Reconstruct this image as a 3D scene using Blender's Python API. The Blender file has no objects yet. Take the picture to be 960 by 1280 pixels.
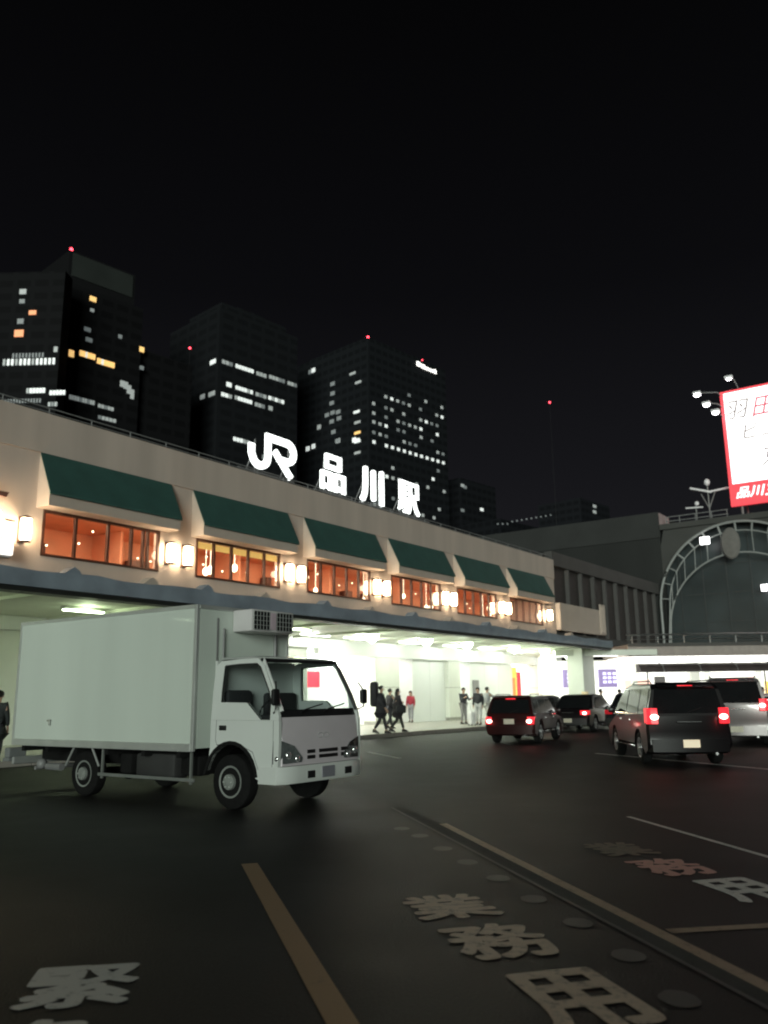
import bpy, bmesh, math, random
from mathutils import Vector, Matrix, Euler
random.seed(7)
R = math.radians
sc = bpy.context.scene
COL = sc.collection
# ------------------------------------------------------------------ camera
H = 1.5; F = 1050.0; PITCH = R(12.4); ROLL = R(-0.7)
cam = bpy.data.cameras.new('camera'); camo = bpy.data.objects.new('camera', cam); COL.objects.link(camo)
cam.sensor_fit = 'VERTICAL'; cam.sensor_height = 24.0; cam.lens = 24.0 * F / 1280.0
cam.clip_end = 3000; cam.clip_start = 0.05
FW = Vector((0, math.cos(PITCH), math.sin(PITCH))); RT0 = Vector((1, 0, 0)); UP0 = RT0.cross(FW)
RT = RT0 * math.cos(ROLL) + UP0 * math.sin(ROLL); UP = -RT0 * math.sin(ROLL) + UP0 * math.cos(ROLL)
m = Matrix((RT, UP, -FW)).transposed().to_4x4(); m.translation = (0, 0, H); camo.matrix_world = m
sc.camera = camo
cam.dof.use_dof = True; cam.dof.focus_distance = 11.0; cam.dof.aperture_fstop = 1.0
CAMP = Vector((0, 0, H))
def ray(x, y): return FW + RT * ((x - 480) / F) - UP * ((y - 640) / F)
def ground(x, y, z=0.0):
    r = ray(x, y); return CAMP + r * ((z - H) / r.z)
# ------------------------------------------------------------------ frames
AZ = R(35.5)
U = Vector((math.sin(AZ), math.cos(AZ), 0)); N = Vector((math.cos(AZ), -math.sin(AZ), 0))
ROTS = R(90 - 35.5)       # station frame: local x = along facade, local y = into the building
def S(s, D, z=0.0): return U * s - N * D + Vector((0, 0, z))
# ------------------------------------------------------------------ materials
MATS = {}
def mat(name, col, rough=.6, metal=0.0, emit=None, es=0.0, var=0.12, nscale=3.0, bump=0.0, bscale=40.0, coat=0.0, trans=0.0, alpha=1.0, spec=.5, streak=False):
    if name in MATS: return MATS[name]
    M = bpy.data.materials.new(name); M.use_nodes = True; nt = M.node_tree; b = nt.nodes['Principled BSDF']
    b.inputs['Roughness'].default_value = rough; b.inputs['Metallic'].default_value = metal
    b.inputs['Coat Weight'].default_value = coat; b.inputs['Specular IOR Level'].default_value = spec
    b.inputs['Alpha'].default_value = alpha
    tc = nt.nodes.new('ShaderNodeTexCoord')
    nz = nt.nodes.new('ShaderNodeTexNoise'); nz.inputs['Scale'].default_value = nscale; nz.inputs['Detail'].default_value = 6
    if streak:
        mp = nt.nodes.new('ShaderNodeMapping'); mp.inputs['Scale'].default_value = (1, 1, .12)
        nt.links.new(tc.outputs['Object'], mp.inputs['Vector']); nt.links.new(mp.outputs['Vector'], nz.inputs['Vector'])
    else:
        nt.links.new(tc.outputs['Object'], nz.inputs['Vector'])
    rp = nt.nodes.new('ShaderNodeValToRGB'); e = rp.color_ramp.elements
    e[0].position = .3; e[1].position = .7
    e[0].color = (*[c * (1 - var) for c in col], 1); e[1].color = (*[min(1, c * (1 + var)) for c in col], 1)
    nt.links.new(nz.outputs['Fac'], rp.inputs['Fac']); nt.links.new(rp.outputs['Color'], b.inputs['Base Color'])
    if bump:
        n2 = nt.nodes.new('ShaderNodeTexNoise'); n2.inputs['Scale'].default_value = bscale; n2.inputs['Detail'].default_value = 4
        nt.links.new(tc.outputs['Object'], n2.inputs['Vector'])
        bp = nt.nodes.new('ShaderNodeBump'); bp.inputs['Strength'].default_value = bump; bp.inputs['Distance'].default_value = .02
        nt.links.new(n2.outputs['Fac'], bp.inputs['Height']); nt.links.new(bp.outputs['Normal'], b.inputs['Normal'])
    if emit:
        b.inputs['Emission Color'].default_value = (*emit, 1); b.inputs['Emission Strength'].default_value = es
    if trans: b.inputs['Transmission Weight'].default_value = trans
    MATS[name] = M; return M
def glassmat(name, tint=(.8, .85, .85), fac=.12):
    if name in MATS: return MATS[name]
    M = bpy.data.materials.new(name); M.use_nodes = True; nt = M.node_tree; nt.nodes.clear()
    out = nt.nodes.new('ShaderNodeOutputMaterial'); mx = nt.nodes.new('ShaderNodeMixShader')
    t = nt.nodes.new('ShaderNodeBsdfTransparent'); t.inputs['Color'].default_value = (*tint, 1)
    g = nt.nodes.new('ShaderNodeBsdfGlossy'); g.inputs['Roughness'].default_value = .03
    lw = nt.nodes.new('ShaderNodeLayerWeight'); lw.inputs['Blend'].default_value = .5
    pw = nt.nodes.new('ShaderNodeMath'); pw.operation = 'POWER'; pw.inputs[1].default_value = 4.0; nt.links.new(lw.outputs['Facing'], pw.inputs[0])
    ma = nt.nodes.new('ShaderNodeMath'); ma.operation = 'MULTIPLY_ADD'; ma.inputs[1].default_value = .8; ma.inputs[2].default_value = .05; nt.links.new(pw.outputs[0], ma.inputs[0])
    nt.links.new(ma.outputs[0], mx.inputs['Fac']); nt.links.new(t.outputs[0], mx.inputs[1]); nt.links.new(g.outputs[0], mx.inputs[2])
    nt.links.new(mx.outputs[0], out.inputs['Surface']); MATS[name] = M; return M
# ------------------------------------------------------------------ mesh builder
class MB:
    def __init__(s): s.v = []; s.f = []; s.m = []; s.mats = []; s.cur = 0
    def use(s, M):
        if M not in s.mats: s.mats.append(M)
        s.cur = s.mats.index(M); return s
    def add(s, vs, fs):
        o = len(s.v); s.v += [tuple(v) for v in vs]
        for f in fs: s.f.append([o + i for i in f]); s.m.append(s.cur)
        return s
    def box(s, x0, x1, y0, y1, z0, z1, bev=0.0):
        x0, x1 = min(x0, x1), max(x0, x1); y0, y1 = min(y0, y1), max(y0, y1); z0, z1 = min(z0, z1), max(z0, z1)
        if bev <= 0:
            return s.add([(x0,y0,z0),(x1,y0,z0),(x1,y1,z0),(x0,y1,z0),(x0,y0,z1),(x1,y0,z1),(x1,y1,z1),(x0,y1,z1)],
                     [(0,3,2,1),(4,5,6,7),(0,1,5,4),(1,2,6,5),(2,3,7,6),(3,0,4,7)])
        bm = bmesh.new(); bmesh.ops.create_cube(bm, size=1)
        for v in bm.verts:
            v.co = Vector(((x0+x1)/2 + v.co.x*(x1-x0), (y0+y1)/2 + v.co.y*(y1-y0), (z0+z1)/2 + v.co.z*(z1-z0)))
        bmesh.ops.bevel(bm, geom=bm.edges[:], offset=min(bev, (x1-x0)*.45, (y1-y0)*.45, (z1-z0)*.45), segments=2, affect='EDGES', profile=.5)
        s.addbm(bm); return s
    def addbm(s, bm, M=None):
        bm.verts.index_update()
        vs = [(M @ v.co) if M else v.co.copy() for v in bm.verts]
        s.add(vs, [[v.index for v in f.verts] for f in bm.faces]); bm.free(); return s
    def prism(s, poly, a0, a1, axis='y'):
        """poly of 2D points, extruded along axis from a0 to a1"""
        def P(p, a):
            if axis == 'y': return (p[0], a, p[1])
            if axis == 'x': return (a, p[0], p[1])
            return (p[0], p[1], a)
        n = len(poly)
        return s.add([P(p, a0) for p in poly] + [P(p, a1) for p in poly],
                     [list(range(n)), list(range(2*n-1, n-1, -1))] + [[i, i+n, (i+1) % n + n, (i+1) % n] for i in range(n)])
    def loft(s, rings, close=True):
        n = len(rings[0]); vs = [p for r in rings for p in r]; fs = []
        for k in range(len(rings)-1):
            for i in range(n):
                j = (i+1) % n; fs.append([k*n+i, (k+1)*n+i, (k+1)*n+j, k*n+j])
        if close: fs.append(list(range(n))); fs.append(list(range(len(vs)-1, len(vs)-n-1, -1)))
        return s.add(vs, fs)
    def tube(s, pts, r, seg=8, cap=True):
        pts = [Vector(p) for p in pts]; rings = []
        rs = r if isinstance(r, (list, tuple)) else [r]*len(pts)
        for i, p in enumerate(pts):
            a = pts[max(0, i-1)]; b = pts[min(len(pts)-1, i+1)]; t = (b-a).normalized()
            ref = Vector((0,0,1)) if abs(t.z) < .9 else Vector((1,0,0))
            x = t.cross(ref).normalized(); y = t.cross(x)
            rings.append([p + (x*math.cos(2*math.pi*k/seg) + y*math.sin(2*math.pi*k/seg))*rs[i] for k in range(seg)])
        return s.loft(rings, cap)
    def lathe(s, prof, c, axis='z', seg=20):
        """prof list of (r, h) around axis at c"""
        c = Vector(c); rings = []
        for r, h in prof:
            ring = []
            for k in range(seg):
                a = 2*math.pi*k/seg; u, w = r*math.cos(a), r*math.sin(a)
                ring.append(c + (Vector((u, w, h)) if axis == 'z' else Vector((u, h, w)) if axis == 'y' else Vector((h, u, w))))
            rings.append(ring)
        return s.loft(rings, True)
    def patch(s, pts, th, out):
        """thin plate from a polygon, offset along out"""
        pts = [Vector(p) for p in pts]; o = Vector(out).normalized()*th; n = len(pts)
        return s.add(pts + [p+o for p in pts], [list(range(n)), list(range(2*n-1, n-1, -1))] + [[i, i+n, (i+1) % n+n, (i+1) % n] for i in range(n)])
    def sphere(s, c, r, sx=1, sy=1, sz=1, u=12, v=8):
        bm = bmesh.new(); bmesh.ops.create_uvsphere(bm, u_segments=u, v_segments=v, radius=r)
        return s.addbm(bm, Matrix.Translation(c) @ Matrix.Diagonal((sx, sy, sz, 1)))
    def build(s, name, M=None, parent=None, smooth=35, label=None):
        me = bpy.data.meshes.new(name); off = Vector(parent.get('_b', (0,0,0))) if parent else Vector((0,0,0))
        me.from_pydata([Vector(v) - off for v in s.v], [], s.f)
        mats = s.mats if s.mats else [M]
        for q in mats: me.materials.append(q)
        if s.mats:
            for p, mi in zip(me.polygons, s.m): p.material_index = mi
        bm = bmesh.new(); bm.from_mesh(me); bmesh.ops.recalc_face_normals(bm, faces=bm.faces[:]); bm.to_mesh(me); bm.free()
        if smooth:
            me.shade_smooth(); me.set_sharp_from_angle(angle=R(smooth))
        o = bpy.data.objects.new(name, me); COL.objects.link(o)
        if parent:
            o.parent = parent
            o['_b'] = tuple(parent.get('_b', (0,0,0)))
        if label: o['label'] = label
        return o
def thing(name, label, cat, group=None, base=(0,0,0), rot=0.0, world=None):
    """Empty at the base; base is given in the thing's own (rotated) frame, or world position for own-frame things"""
    o = bpy.data.objects.new(name, None); COL.objects.link(o); o.empty_display_size = .3
    o.rotation_euler = (0, 0, rot)
    if world is not None: o.location = world
    else:
        o.location = Matrix.Rotation(rot, 3, 'Z') @ Vector(base); o['_b'] = tuple(base)
    o['label'] = label; o['category'] = cat
    if group: o['group'] = group
    return o
def sthing(name, label, cat, base=(0,0,0), group=None): return thing(name, label, cat, group, base, ROTS)
def solo(o, label, cat, group=None):
    o['label'] = label; o['category'] = cat
    if group: o['group'] = group
    return o
def struct(o): o['kind'] = 'structure'; return o
def srot(o, base):
    """top-level single mesh in the station frame"""
    for v in o.data.vertices: v.co -= Vector(base)
    o.rotation_euler = (0, 0, ROTS); o.location = Matrix.Rotation(ROTS, 3, 'Z') @ Vector(base); return o
def textmesh(body, size, extrude=.02, offset=0.0, M4=None, mt=None, name='lettering', parent=None, sx=1.0, sy=1.0, shear=0.0, center=True):
    c = bpy.data.curves.new('t', 'FONT'); c.body = body; c.size = size; c.offset = offset; c.extrude = extrude; c.shear = shear; c.resolution_u = 4
    if center: c.align_x = 'CENTER'; c.align_y = 'CENTER'
    t = bpy.data.objects.new('t', c); COL.objects.link(t)
    bpy.context.view_layer.update()
    dg = bpy.context.evaluated_depsgraph_get(); me = bpy.data.meshes.new_from_object(t.evaluated_get(dg))
    bpy.data.objects.remove(t); me.name = name
    xs = [v.co.x for v in me.vertices]; ys = [v.co.y for v in me.vertices]
    cx, cy = (min(xs)+max(xs))/2, (min(ys)+max(ys))/2
    for v in me.vertices: v.co = Vector(((v.co.x-cx)*sx, (v.co.y-cy)*sy, v.co.z))
    if M4: me.transform(M4)
    me.materials.clear(); me.materials.append(mt)
    off = Vector(parent.get('_b', (0,0,0))) if parent else Vector((0,0,0))
    for v in me.vertices: v.co -= off
    o = bpy.data.objects.new(name, me); COL.objects.link(o)
    if parent: o.parent = parent; o['_b'] = tuple(parent.get('_b', (0,0,0)))
    return o
STAND = Matrix.Rotation(R(90), 4, 'X')
def point(name, world, power, col=(1,1,1), r=.15):
    l = bpy.data.lights.new(name, 'POINT'); l.energy = power; l.color = col; l.shadow_soft_size = r
    o = bpy.data.objects.new(name, l); COL.objects.link(o); o.location = world; return o

# ------------------------------------------------------------------ palette
asphalt = None
beige = mat('beige_plaster', (.53, .44, .385), .85, var=.11, nscale=.9, bump=.15, bscale=25, streak=True)
beige_d = mat('bay_fascia_plaster', (.50, .42, .36), .8, var=.05, nscale=1.2)
teal = mat('green_awning_canvas', (.030, .088, .076), .75, var=.12, nscale=1.5, bump=.15, bscale=60)
frame_b = mat('bronze_frame', (.07, .03, .02), .4, var=.1)
salmon = mat('salmon_interior', (.80, .43, .28), .8, var=.12, nscale=1.2)
whitewall = mat('white_shop_wall', (.82, .84, .81), .5, var=.03, nscale=.8)
cream = mat('cream_pillar', (.76, .78, .70), .5, var=.05, nscale=1.0)
ceilm = mat('canopy_ceiling', (.72, .75, .64), .6, var=.05, nscale=.6)
tarp = mat('blue_grey_fascia', (.24, .28, .33), .38, var=.22, nscale=1.1, bump=.5, bscale=2.2)
blackm = mat('black_paint', (.012, .012, .013), .5, var=.2)
rubber = mat('tyre_rubber', (.010, .010, .010), .9, var=.2, nscale=14, spec=.15)
steel = mat('brushed_steel', (.5, .5, .5), .35, 1.0, var=.1, nscale=8)
greyst = mat('grey_painted_steel', (.22, .22, .22), .5, var=.12)
tilem = mat('pavement_tile', (.40, .38, .34), .35, var=.12, nscale=1.6, bump=.1, bscale=30)
conc = mat('concrete', (.30, .28, .25), .8, var=.12, nscale=1.5, bump=.2)
glass = glassmat('clear_glass')
E_warm = mat('warm_lamp_glow', (1, .9, .7), .5, emit=(1, .76, .48), es=30)
E_white = mat('white_lamp_glow', (1, 1, 1), .5, emit=(.95, 1, .92), es=10)
E_panel = mat('ceiling_light_panel', (1, 1, 1), .5, emit=(.97, 1, .93), es=6)
E_green = mat('greenish_lamp_glow', (1, 1, 1), .5, emit=(.80, 1, .66), es=16)
E_rest = mat('restaurant_ceiling_light', (1, .8, .6), .5, emit=(1, .64, .42), es=44)
E_sign = mat('sign_letter_glow', (1, 1, 1), .5, emit=(.95, 1, .97), es=2.2)
E_globe = mat('pendant_globe_glow', (1, .9, .8), .5, emit=(1, .80, .55), es=7)
E_red = mat('red_beacon_glow', (.6, .02, .03), .4, emit=(1, .06, .09), es=6)

# ------------------------------------------------------------------ ground
def asphalt_mat():
    M = bpy.data.materials.new('asphalt'); M.use_nodes = True; nt = M.node_tree; b = nt.nodes['Principled BSDF']; b.inputs['Specular IOR Level'].default_value = .14
    tc = nt.nodes.new('ShaderNodeTexCoord')
    n1 = nt.nodes.new('ShaderNodeTexNoise'); n1.inputs['Scale'].default_value = .8; n1.inputs['Detail'].default_value = 12; n1.inputs['Roughness'].default_value = .65
    n2 = nt.nodes.new('ShaderNodeTexNoise'); n2.inputs['Scale'].default_value = 55; n2.inputs['Detail'].default_value = 5
    for n in (n1, n2): nt.links.new(tc.outputs['Object'], n.inputs['Vector'])
    r1 = nt.nodes.new('ShaderNodeValToRGB'); r1.color_ramp.elements[0].position = .35; r1.color_ramp.elements[1].position = .7
    r1.color_ramp.elements[0].color = (.007, .007, .0072, 1); r1.color_ramp.elements[1].color = (.016, .0155, .0158, 1)
    nt.links.new(n1.outputs['Fac'], r1.inputs['Fac'])
    mx = nt.nodes.new('ShaderNodeMix'); mx.data_type = 'RGBA'; mx.blend_type = 'MULTIPLY'; mx.inputs['Factor'].default_value = .8
    r2 = nt.nodes.new('ShaderNodeValToRGB'); r2.color_ramp.elements[0].position = .3; r2.color_ramp.elements[1].position = .7
    r2.color_ramp.elements[0].color = (.5, .5, .5, 1); r2.color_ramp.elements[1].color = (1.3, 1.3, 1.3, 1)
    nt.links.new(n2.outputs['Fac'], r2.inputs['Fac'])
    nt.links.new(r1.outputs['Color'], mx.inputs['A']); nt.links.new(r2.outputs['Color'], mx.inputs['B'])
    nt.links.new(mx.outputs['Result'], b.inputs['Base Color'])
    rr = nt.nodes.new('ShaderNodeMapRange'); rr.inputs['To Min'].default_value = .50; rr.inputs['To Max'].default_value = .72
    nt.links.new(n1.outputs['Fac'], rr.inputs['Value']); nt.links.new(rr.outputs['Result'], b.inputs['Roughness'])
    bp = nt.nodes.new('ShaderNodeBump'); bp.inputs['Strength'].default_value = .6; bp.inputs['Distance'].default_value = .008
    nt.links.new(n2.outputs['Fac'], bp.inputs['Height']); nt.links.new(bp.outputs['Normal'], b.inputs['Normal'])
    return M
asphalt = asphalt_mat()
struct(MB().add([(-900,-300,0),(900,-300,0),(900,1500,0),(-900,1500,0)], [(0,1,2,3)]).build('ground', asphalt, smooth=0))
pv = MB(); pv.box(-14, 60, 19.05, 31, .002, .15)
o = struct(pv.build('pavement', tilem, smooth=0)); srot(o, (0,0,0))
kb = MB()
s = -14.0
while s < 60: kb.box(s, s+.985, 18.9, 19.045, .002, .155, .012); s += 1.0
o = struct(kb.build('kerb', conc, smooth=0)); srot(o, (0,0,0))
# painted markings, worn
def paint_mat(name, col, wear=.5):
    M = bpy.data.materials.new(name); M.use_nodes = True; nt = M.node_tree; b = nt.nodes['Principled BSDF']
    b.inputs['Roughness'].default_value = .6
    tc = nt.nodes.new('ShaderNodeTexCoord'); nz = nt.nodes.new('ShaderNodeTexNoise'); nz.inputs['Scale'].default_value = 9; nz.inputs['Detail'].default_value = 9; nz.inputs['Roughness'].default_value = .75
    nt.links.new(tc.outputs['Object'], nz.inputs['Vector'])
    rp = nt.nodes.new('ShaderNodeValToRGB'); e = rp.color_ramp.elements; e[0].position = wear-.12; e[1].position = wear+.05
    e[0].color = (.055, .053, .05, 1); e[1].color = (*col, 1)
    nt.links.new(nz.outputs['Fac'], rp.inputs['Fac']); nt.links.new(rp.outputs['Color'], b.inputs['Base Color'])
    return M
p_yellow = paint_mat('yellow_road_paint', (.34, .20, .09), .36)
p_cream = paint_mat('worn_orange_road_paint', (.38, .27, .18), .42)
p_white = paint_mat('white_road_paint', (.72, .71, .68), .40)
p_faint = paint_mat('faded_white_road_paint', (.055, .054, .052), .50)
p_char = paint_mat('worn_whitish_road_paint', (.60, .47, .36), .44)
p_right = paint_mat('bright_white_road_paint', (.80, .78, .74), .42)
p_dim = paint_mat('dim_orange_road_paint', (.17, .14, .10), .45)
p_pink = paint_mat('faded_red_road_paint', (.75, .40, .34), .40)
def strip(name, a, b, w, M, z=.004):
    a = Vector((a[0], a[1], z)); b = Vector((b[0], b[1], z)); t = (b-a).normalized(); q = Vector((-t.y, t.x, 0))*w/2
    n = 14; vs = []; fs = []
    for i in range(n+1):
        p = a + (b-a)*i/n; j = random.uniform(-.006, .006)
        vs += [p-q*(1+j*3), p+q*(1-j*3)]
        if i: fs.append([2*i-2, 2*i-1, 2*i+1, 2*i])
    return struct(MB().add(vs, fs).build(name, M, smooth=0))
strip('lane_line', (-1.29, 8.31), (.55, 1.5), .15, p_yellow)
strip('lane_line', (.66, 10.65), (2.65, 1.7), .10, p_cream)
strip('lane_line', (3.0, 11.06), (4.2, 4.9), .07, p_white)
strip('lane_line', (1.80, 5.87), (3.5, 6.13), .10, p_cream)
strip('lane_line', (-.53, 24.3), (.32, 21.67), .10, p_white)
strip('lane_line', (5.4, 22.6), (7.9, 16.6), .13, p_white)
strip('gutter_line', (.06, 12.19), (2.5, 1.6), .035, p_faint, .006)
gm = mat('gutter_concrete', (.03, .03, .028), .9, var=.25, nscale=4, bump=.3)
strip('gutter', (.18, 12.19), (2.62, 1.6), .19, gm, .0035)
for (x, y) in [(.16,10.31),(.35,9.78),(.55,8.97),(.73,8.25),(.92,7.54),(1.09,6.79),(1.27,6.1),(1.4,5.37),(1.45,4.64)]:
    vs = []
    for k in range(20):
        a = 2*math.pi*k/20; r = .085*(1+random.uniform(-.06,.06)); vs.append((x+r*math.cos(a)*1.15, y+r*math.sin(a)*1.5, .004))
    struct(MB().add(vs, [list(range(20))]).build('road_dot', p_faint, smooth=0))
def embolden(o, d, dz, zax=2):
    """thicken a glyph by stacking shifted copies a hair apart"""
    me = o.data; bm = bmesh.new(); bm.from_mesh(me); base = [v.co.copy() for v in bm.verts]; fcs = [[v.index for v in f.verts] for f in bm.faces]; bm.free()
    vs = []; fs = []
    for n_, (a, b) in enumerate(((0, 0), (1, 0), (-1, 0), (0, 1), (0, -1), (.7, .7), (-.7, .7), (.7, -.7), (-.7, -.7))):
        o_ = len(vs)
        for c in base:
            c = c.copy(); c[0] += a*d
            c[1 if zax == 2 else 2] += b*d; c[zax] += dz*n_; vs.append(c)
        fs += [[o_+i for i in f] for f in fcs]
    m2 = bpy.data.meshes.new(me.name); m2.from_pydata(vs, [], fs); m2.materials.append(me.materials[0]); o.data = m2
def roadchar(ch, x, y, M, w=.56, h=.78, ang=14.5):
    o = textmesh(ch, 1, 0.0, 0, None, M, 'road_letter')
    xs = [v.co.x for v in o.data.vertices]; ys = [v.co.y for v in o.data.vertices]
    d = .023; kx = (w-2*d)/(max(xs)-min(xs)); ky = (h-2*d)/(max(ys)-min(ys))
    for v in o.data.vertices: v.co = Vector((v.co.x*kx, v.co.y*ky, 0))
    embolden(o, d, .00015)
    o.location = (x, y, .0045); o.rotation_euler = (0, 0, R(ang)); return struct(o)
roadchar('業', .44, 6.60, p_char, .64, .70); roadchar('務', .69, 5.72, p_char, .64, .76); roadchar('用', .94, 4.68, p_char, .58, .86)
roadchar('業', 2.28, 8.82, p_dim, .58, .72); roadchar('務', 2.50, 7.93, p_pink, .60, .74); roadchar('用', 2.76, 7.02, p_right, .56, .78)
roadchar('緊', -1.66, 4.96, p_white, .60, .70, 10); roadchar('急', -1.51, 4.13, p_white, .54, .72, 12)

# ------------------------------------------------------------------ station building
st = sthing('station_building', 'long beige railway station with green awnings, lit restaurant windows and a blue-edged canopy', 'station', (10, 23.6, 0))
WD = 23.6; S0, S1 = -6.0, 52.8
def wz(k): return 14.7 + 6.3*k
wall = MB()
wall.box(S0, S1, WD, WD+.3, 4.3, 5.9)
wall.box(S0, S1, WD, WD+.3, 7.37, 10.30)
wall.box(S0, S1-.02, WD+.3, 44, 10.05, 10.3)
edges = [S0] + [e for k in range(6) for e in (wz(k), wz(k)+4.6)] + [S1]
for i in range(0, len(edges), 2): wall.box(edges[i], edges[i+1], WD, WD+.3, 5.9, 7.37)
wall.box(S1-.3, S1, WD+.3, 44, 4.3, 10.05)
wall.build('wall', beige, st, 0)
cb = MB(); cb.box(S0, S1+.03, WD-.05, WD+.25, 9.16, 10.48); cb.build('cornice', beige, st, 0)
rl = MB()
rl.tube([(S0, WD+.25, 10.78), (S1, WD+.25, 10.78)], .022, 6); rl.tube([(S0, WD+.25, 10.64), (S1, WD+.25, 10.64)], .015, 6)
s = S0
while s <= S1: rl.tube([(s, WD+.25, 10.44), (s, WD+.25, 10.8)], .02, 6); s += 1.6
rl.build('roof_railing', greyst, st)
# restaurant interior behind the windows
it = MB(); it.use(salmon)
it.box(13.5, 52.2, 28.4, 28.5, 5.3, 7.95); it.box(13.5, 52.2, 23.95, 28.4, 7.85, 7.95); it.box(13.5, 13.6, 23.95, 28.4, 5.3, 7.85)
it.use(mat('restaurant_floor', (.25, .10, .05), .4)); it.box(13.5, 52.2, 23.95, 28.4, 5.2, 5.3)
dk = mat('dark_wood', (.10, .035, .02), .4, var=.3, nscale=5)
it.use(dk)
for k in range(6):
    for q in range(3):
        a = wz(k)+.5+q*1.5+random.uniform(-.2, .2)
        if random.random() < .6: it.box(a, a+random.uniform(.3, .9), 27.9, 28.35, 5.35, random.uniform(6.3, 7.2))
    it.use(salmon); it.box(wz(k)+5.2, wz(k)+5.3, 26.6, 28.38, 5.31, 7.84); it.use(dk)
    for q in range(3):
        a = wz(k)+.7+q*1.5; it.box(a, a+.7, 24.9, 25.5, 5.95, 6.0)
it.build('restaurant_interior', None, st, 0)
for k in range(6):
    for q in range(2):
        a = wz(k)+.6+q*2.3; el = MB(); el.box(a, a+1.3, 24.05, 25.1, 7.80, 7.845); el.build('ceiling_light', E_rest, st, 0)
yel = mat('lit_yellow_pelmet', (.9, .6, .2), .6, emit=(1, .55, .15), es=1.0)
for k in range(6):
    a, b = wz(k), wz(k)+4.6
    hood = MB(); hood.prism([(WD-.001, 9.13), (22.93, 7.84), (22.93, 7.37), (WD-.001, 7.37)], a-.25, b+.35, 'x')
    ho = hood.build('window_bay', beige_d, st, 0)
    aw = MB(); aw.prism([(WD-.06, 9.155), (22.86, 7.80), (22.86, 7.72), (22.90, 7.72), (22.90, 7.79), (WD-.06, 9.10)], a-.27, b+.37, 'x')
    aw.build('awning', teal, st, 0)
    fr = MB(); fr.box(a+.002, b-.002, WD-.03, WD+.1, 5.9, 5.98); fr.box(a+.002, b-.002, WD-.03, WD+.1, 7.28, 7.368)
    n = 5; cols = [a + i*4.6/n for i in range(n+1)]
    if k == 0: cols = [a, a+1.2, a+2.45, a+3.4, a+3.9, a+4.1, a+4.6]
    if k == 2: cols = [a, a+.95, a+1.9, a+2.8, a+3.7, a+4.6]
    for i, c in enumerate(cols):
        c = min(max(c, a+.045), b-.045); fr.box(c-.04, c+.04, WD-.025, WD+.09, 5.98, 7.28)
    fo = fr.build('window', frame_b, st, 0)
    MB().box(a+.03, b-.03, WD+.03, WD+.04, 5.95, 7.3).build('pane', glass, fo, 0)
    npd = [1, 4, 3, 4, 3, 2][k]
    for q in range(npd):
        c = (a+.6+q*1.1+random.uniform(-.1, .2), random.uniform(24.6, 26.5), random.uniform(6.3, 6.9))
        pg = MB(); pg.sphere(c, [.07, .13, .1, .1, .12, .1][k], sz=1.3); pg.tube([(c[0], c[1], c[2]+.1), (c[0], c[1], 7.83)], .008, 5)
        pg.build('pendant_lamp', E_globe, fo)
    for q in range(4 if k == 0 else 9):
        sp = MB(); sp.sphere((a+.4+(q*.53 if k else q)+random.uniform(-.2, .2), random.uniform(24.8, 27.8), random.uniform(6.5, 7.7)), .035)
        sp.build('spot_lamp', E_globe, fo)
    if k == 1:
        MB().box(a+.06, b-.06, WD+.12, WD+.16, 7.03, 7.27).build('pelmet', yel, fo, 0)
# canopy
ca = MB(); CE = 18.1
ca.box(S0-2, 48.3, CE, CE+.22, 4.08, 4.55)
ca.use(tarp)
ca.v = []; ca.f = []; ca.m = []; ca.mats = []; ca.use(tarp)
nseg = 70; vs = []; fs = []
for i in range(nseg+1):
    s = (S0-2) + (48.3-S0+2)*i/nseg
    zt = 4.53 + .035*math.sin(s*2.1) + random.uniform(-.012, .012); w = .03*math.sin(s*1.3) + .02*math.sin(s*3.7)
    vs += [(s, CE, 4.12), (s, CE-.03+w, 4.33), (s, CE, zt), (s, CE+.25, zt), (s, CE+.25, 4.12)]
    if i:
        for j in range(5): fs.append([5*(i-1)+j, 5*i+j, 5*i+(j+1) % 5, 5*(i-1)+(j+1) % 5])
fs += [[0, 1, 2, 3, 4], [5*nseg+j for j in (4, 3, 2, 1, 0)]]
ca.add(vs, fs); ca.build('canopy_fascia', None, st, 60)
dkb = mat('dark_underside', (.02, .022, .02), .5)
MB().box(S0-2, 48.25, CE+.04, CE+.5, 4.0, 4.11).build('canopy_underside', dkb, st, 0)  # near-black strip along the underside of the fascia
cc = MB(); cc.box(S0-2, 48.2, CE+.5, 25.3, 4.18, 4.30)
for s in range(0, 50, 4): cc.box(s, s+.1, CE+.55, 25.0, 4.09, 4.18)
cc.build('canopy_ceiling', ceilm, st, 0)
MB().box(S0-2, 48.25, CE+.25, WD-.01, 4.36, 4.46).build('canopy_roof', greyst, st, 0)
for i, s in enumerate([12.2, 14.6, 16.6, 19, 22, 24.6, 27.4, 30.2, 33.4, 36.2, 39.2, 42.5]):
    h = MB(); h.prism([(s-.28, 4.5), (s-.12, 4.60), (s+.05, 4.72), (s+.2, 4.64), (s+.3, 4.5)], CE+.02, CE+.4)
    h.build('fascia_bracket', beige_d if i % 2 else tarp, st, 0)
# small light roof at the far end of the canopy
MB().box(48.32, 53.5, 18.9, 27, 4.02, 4.16).build('end_canopy', cream, st, 0)
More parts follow.
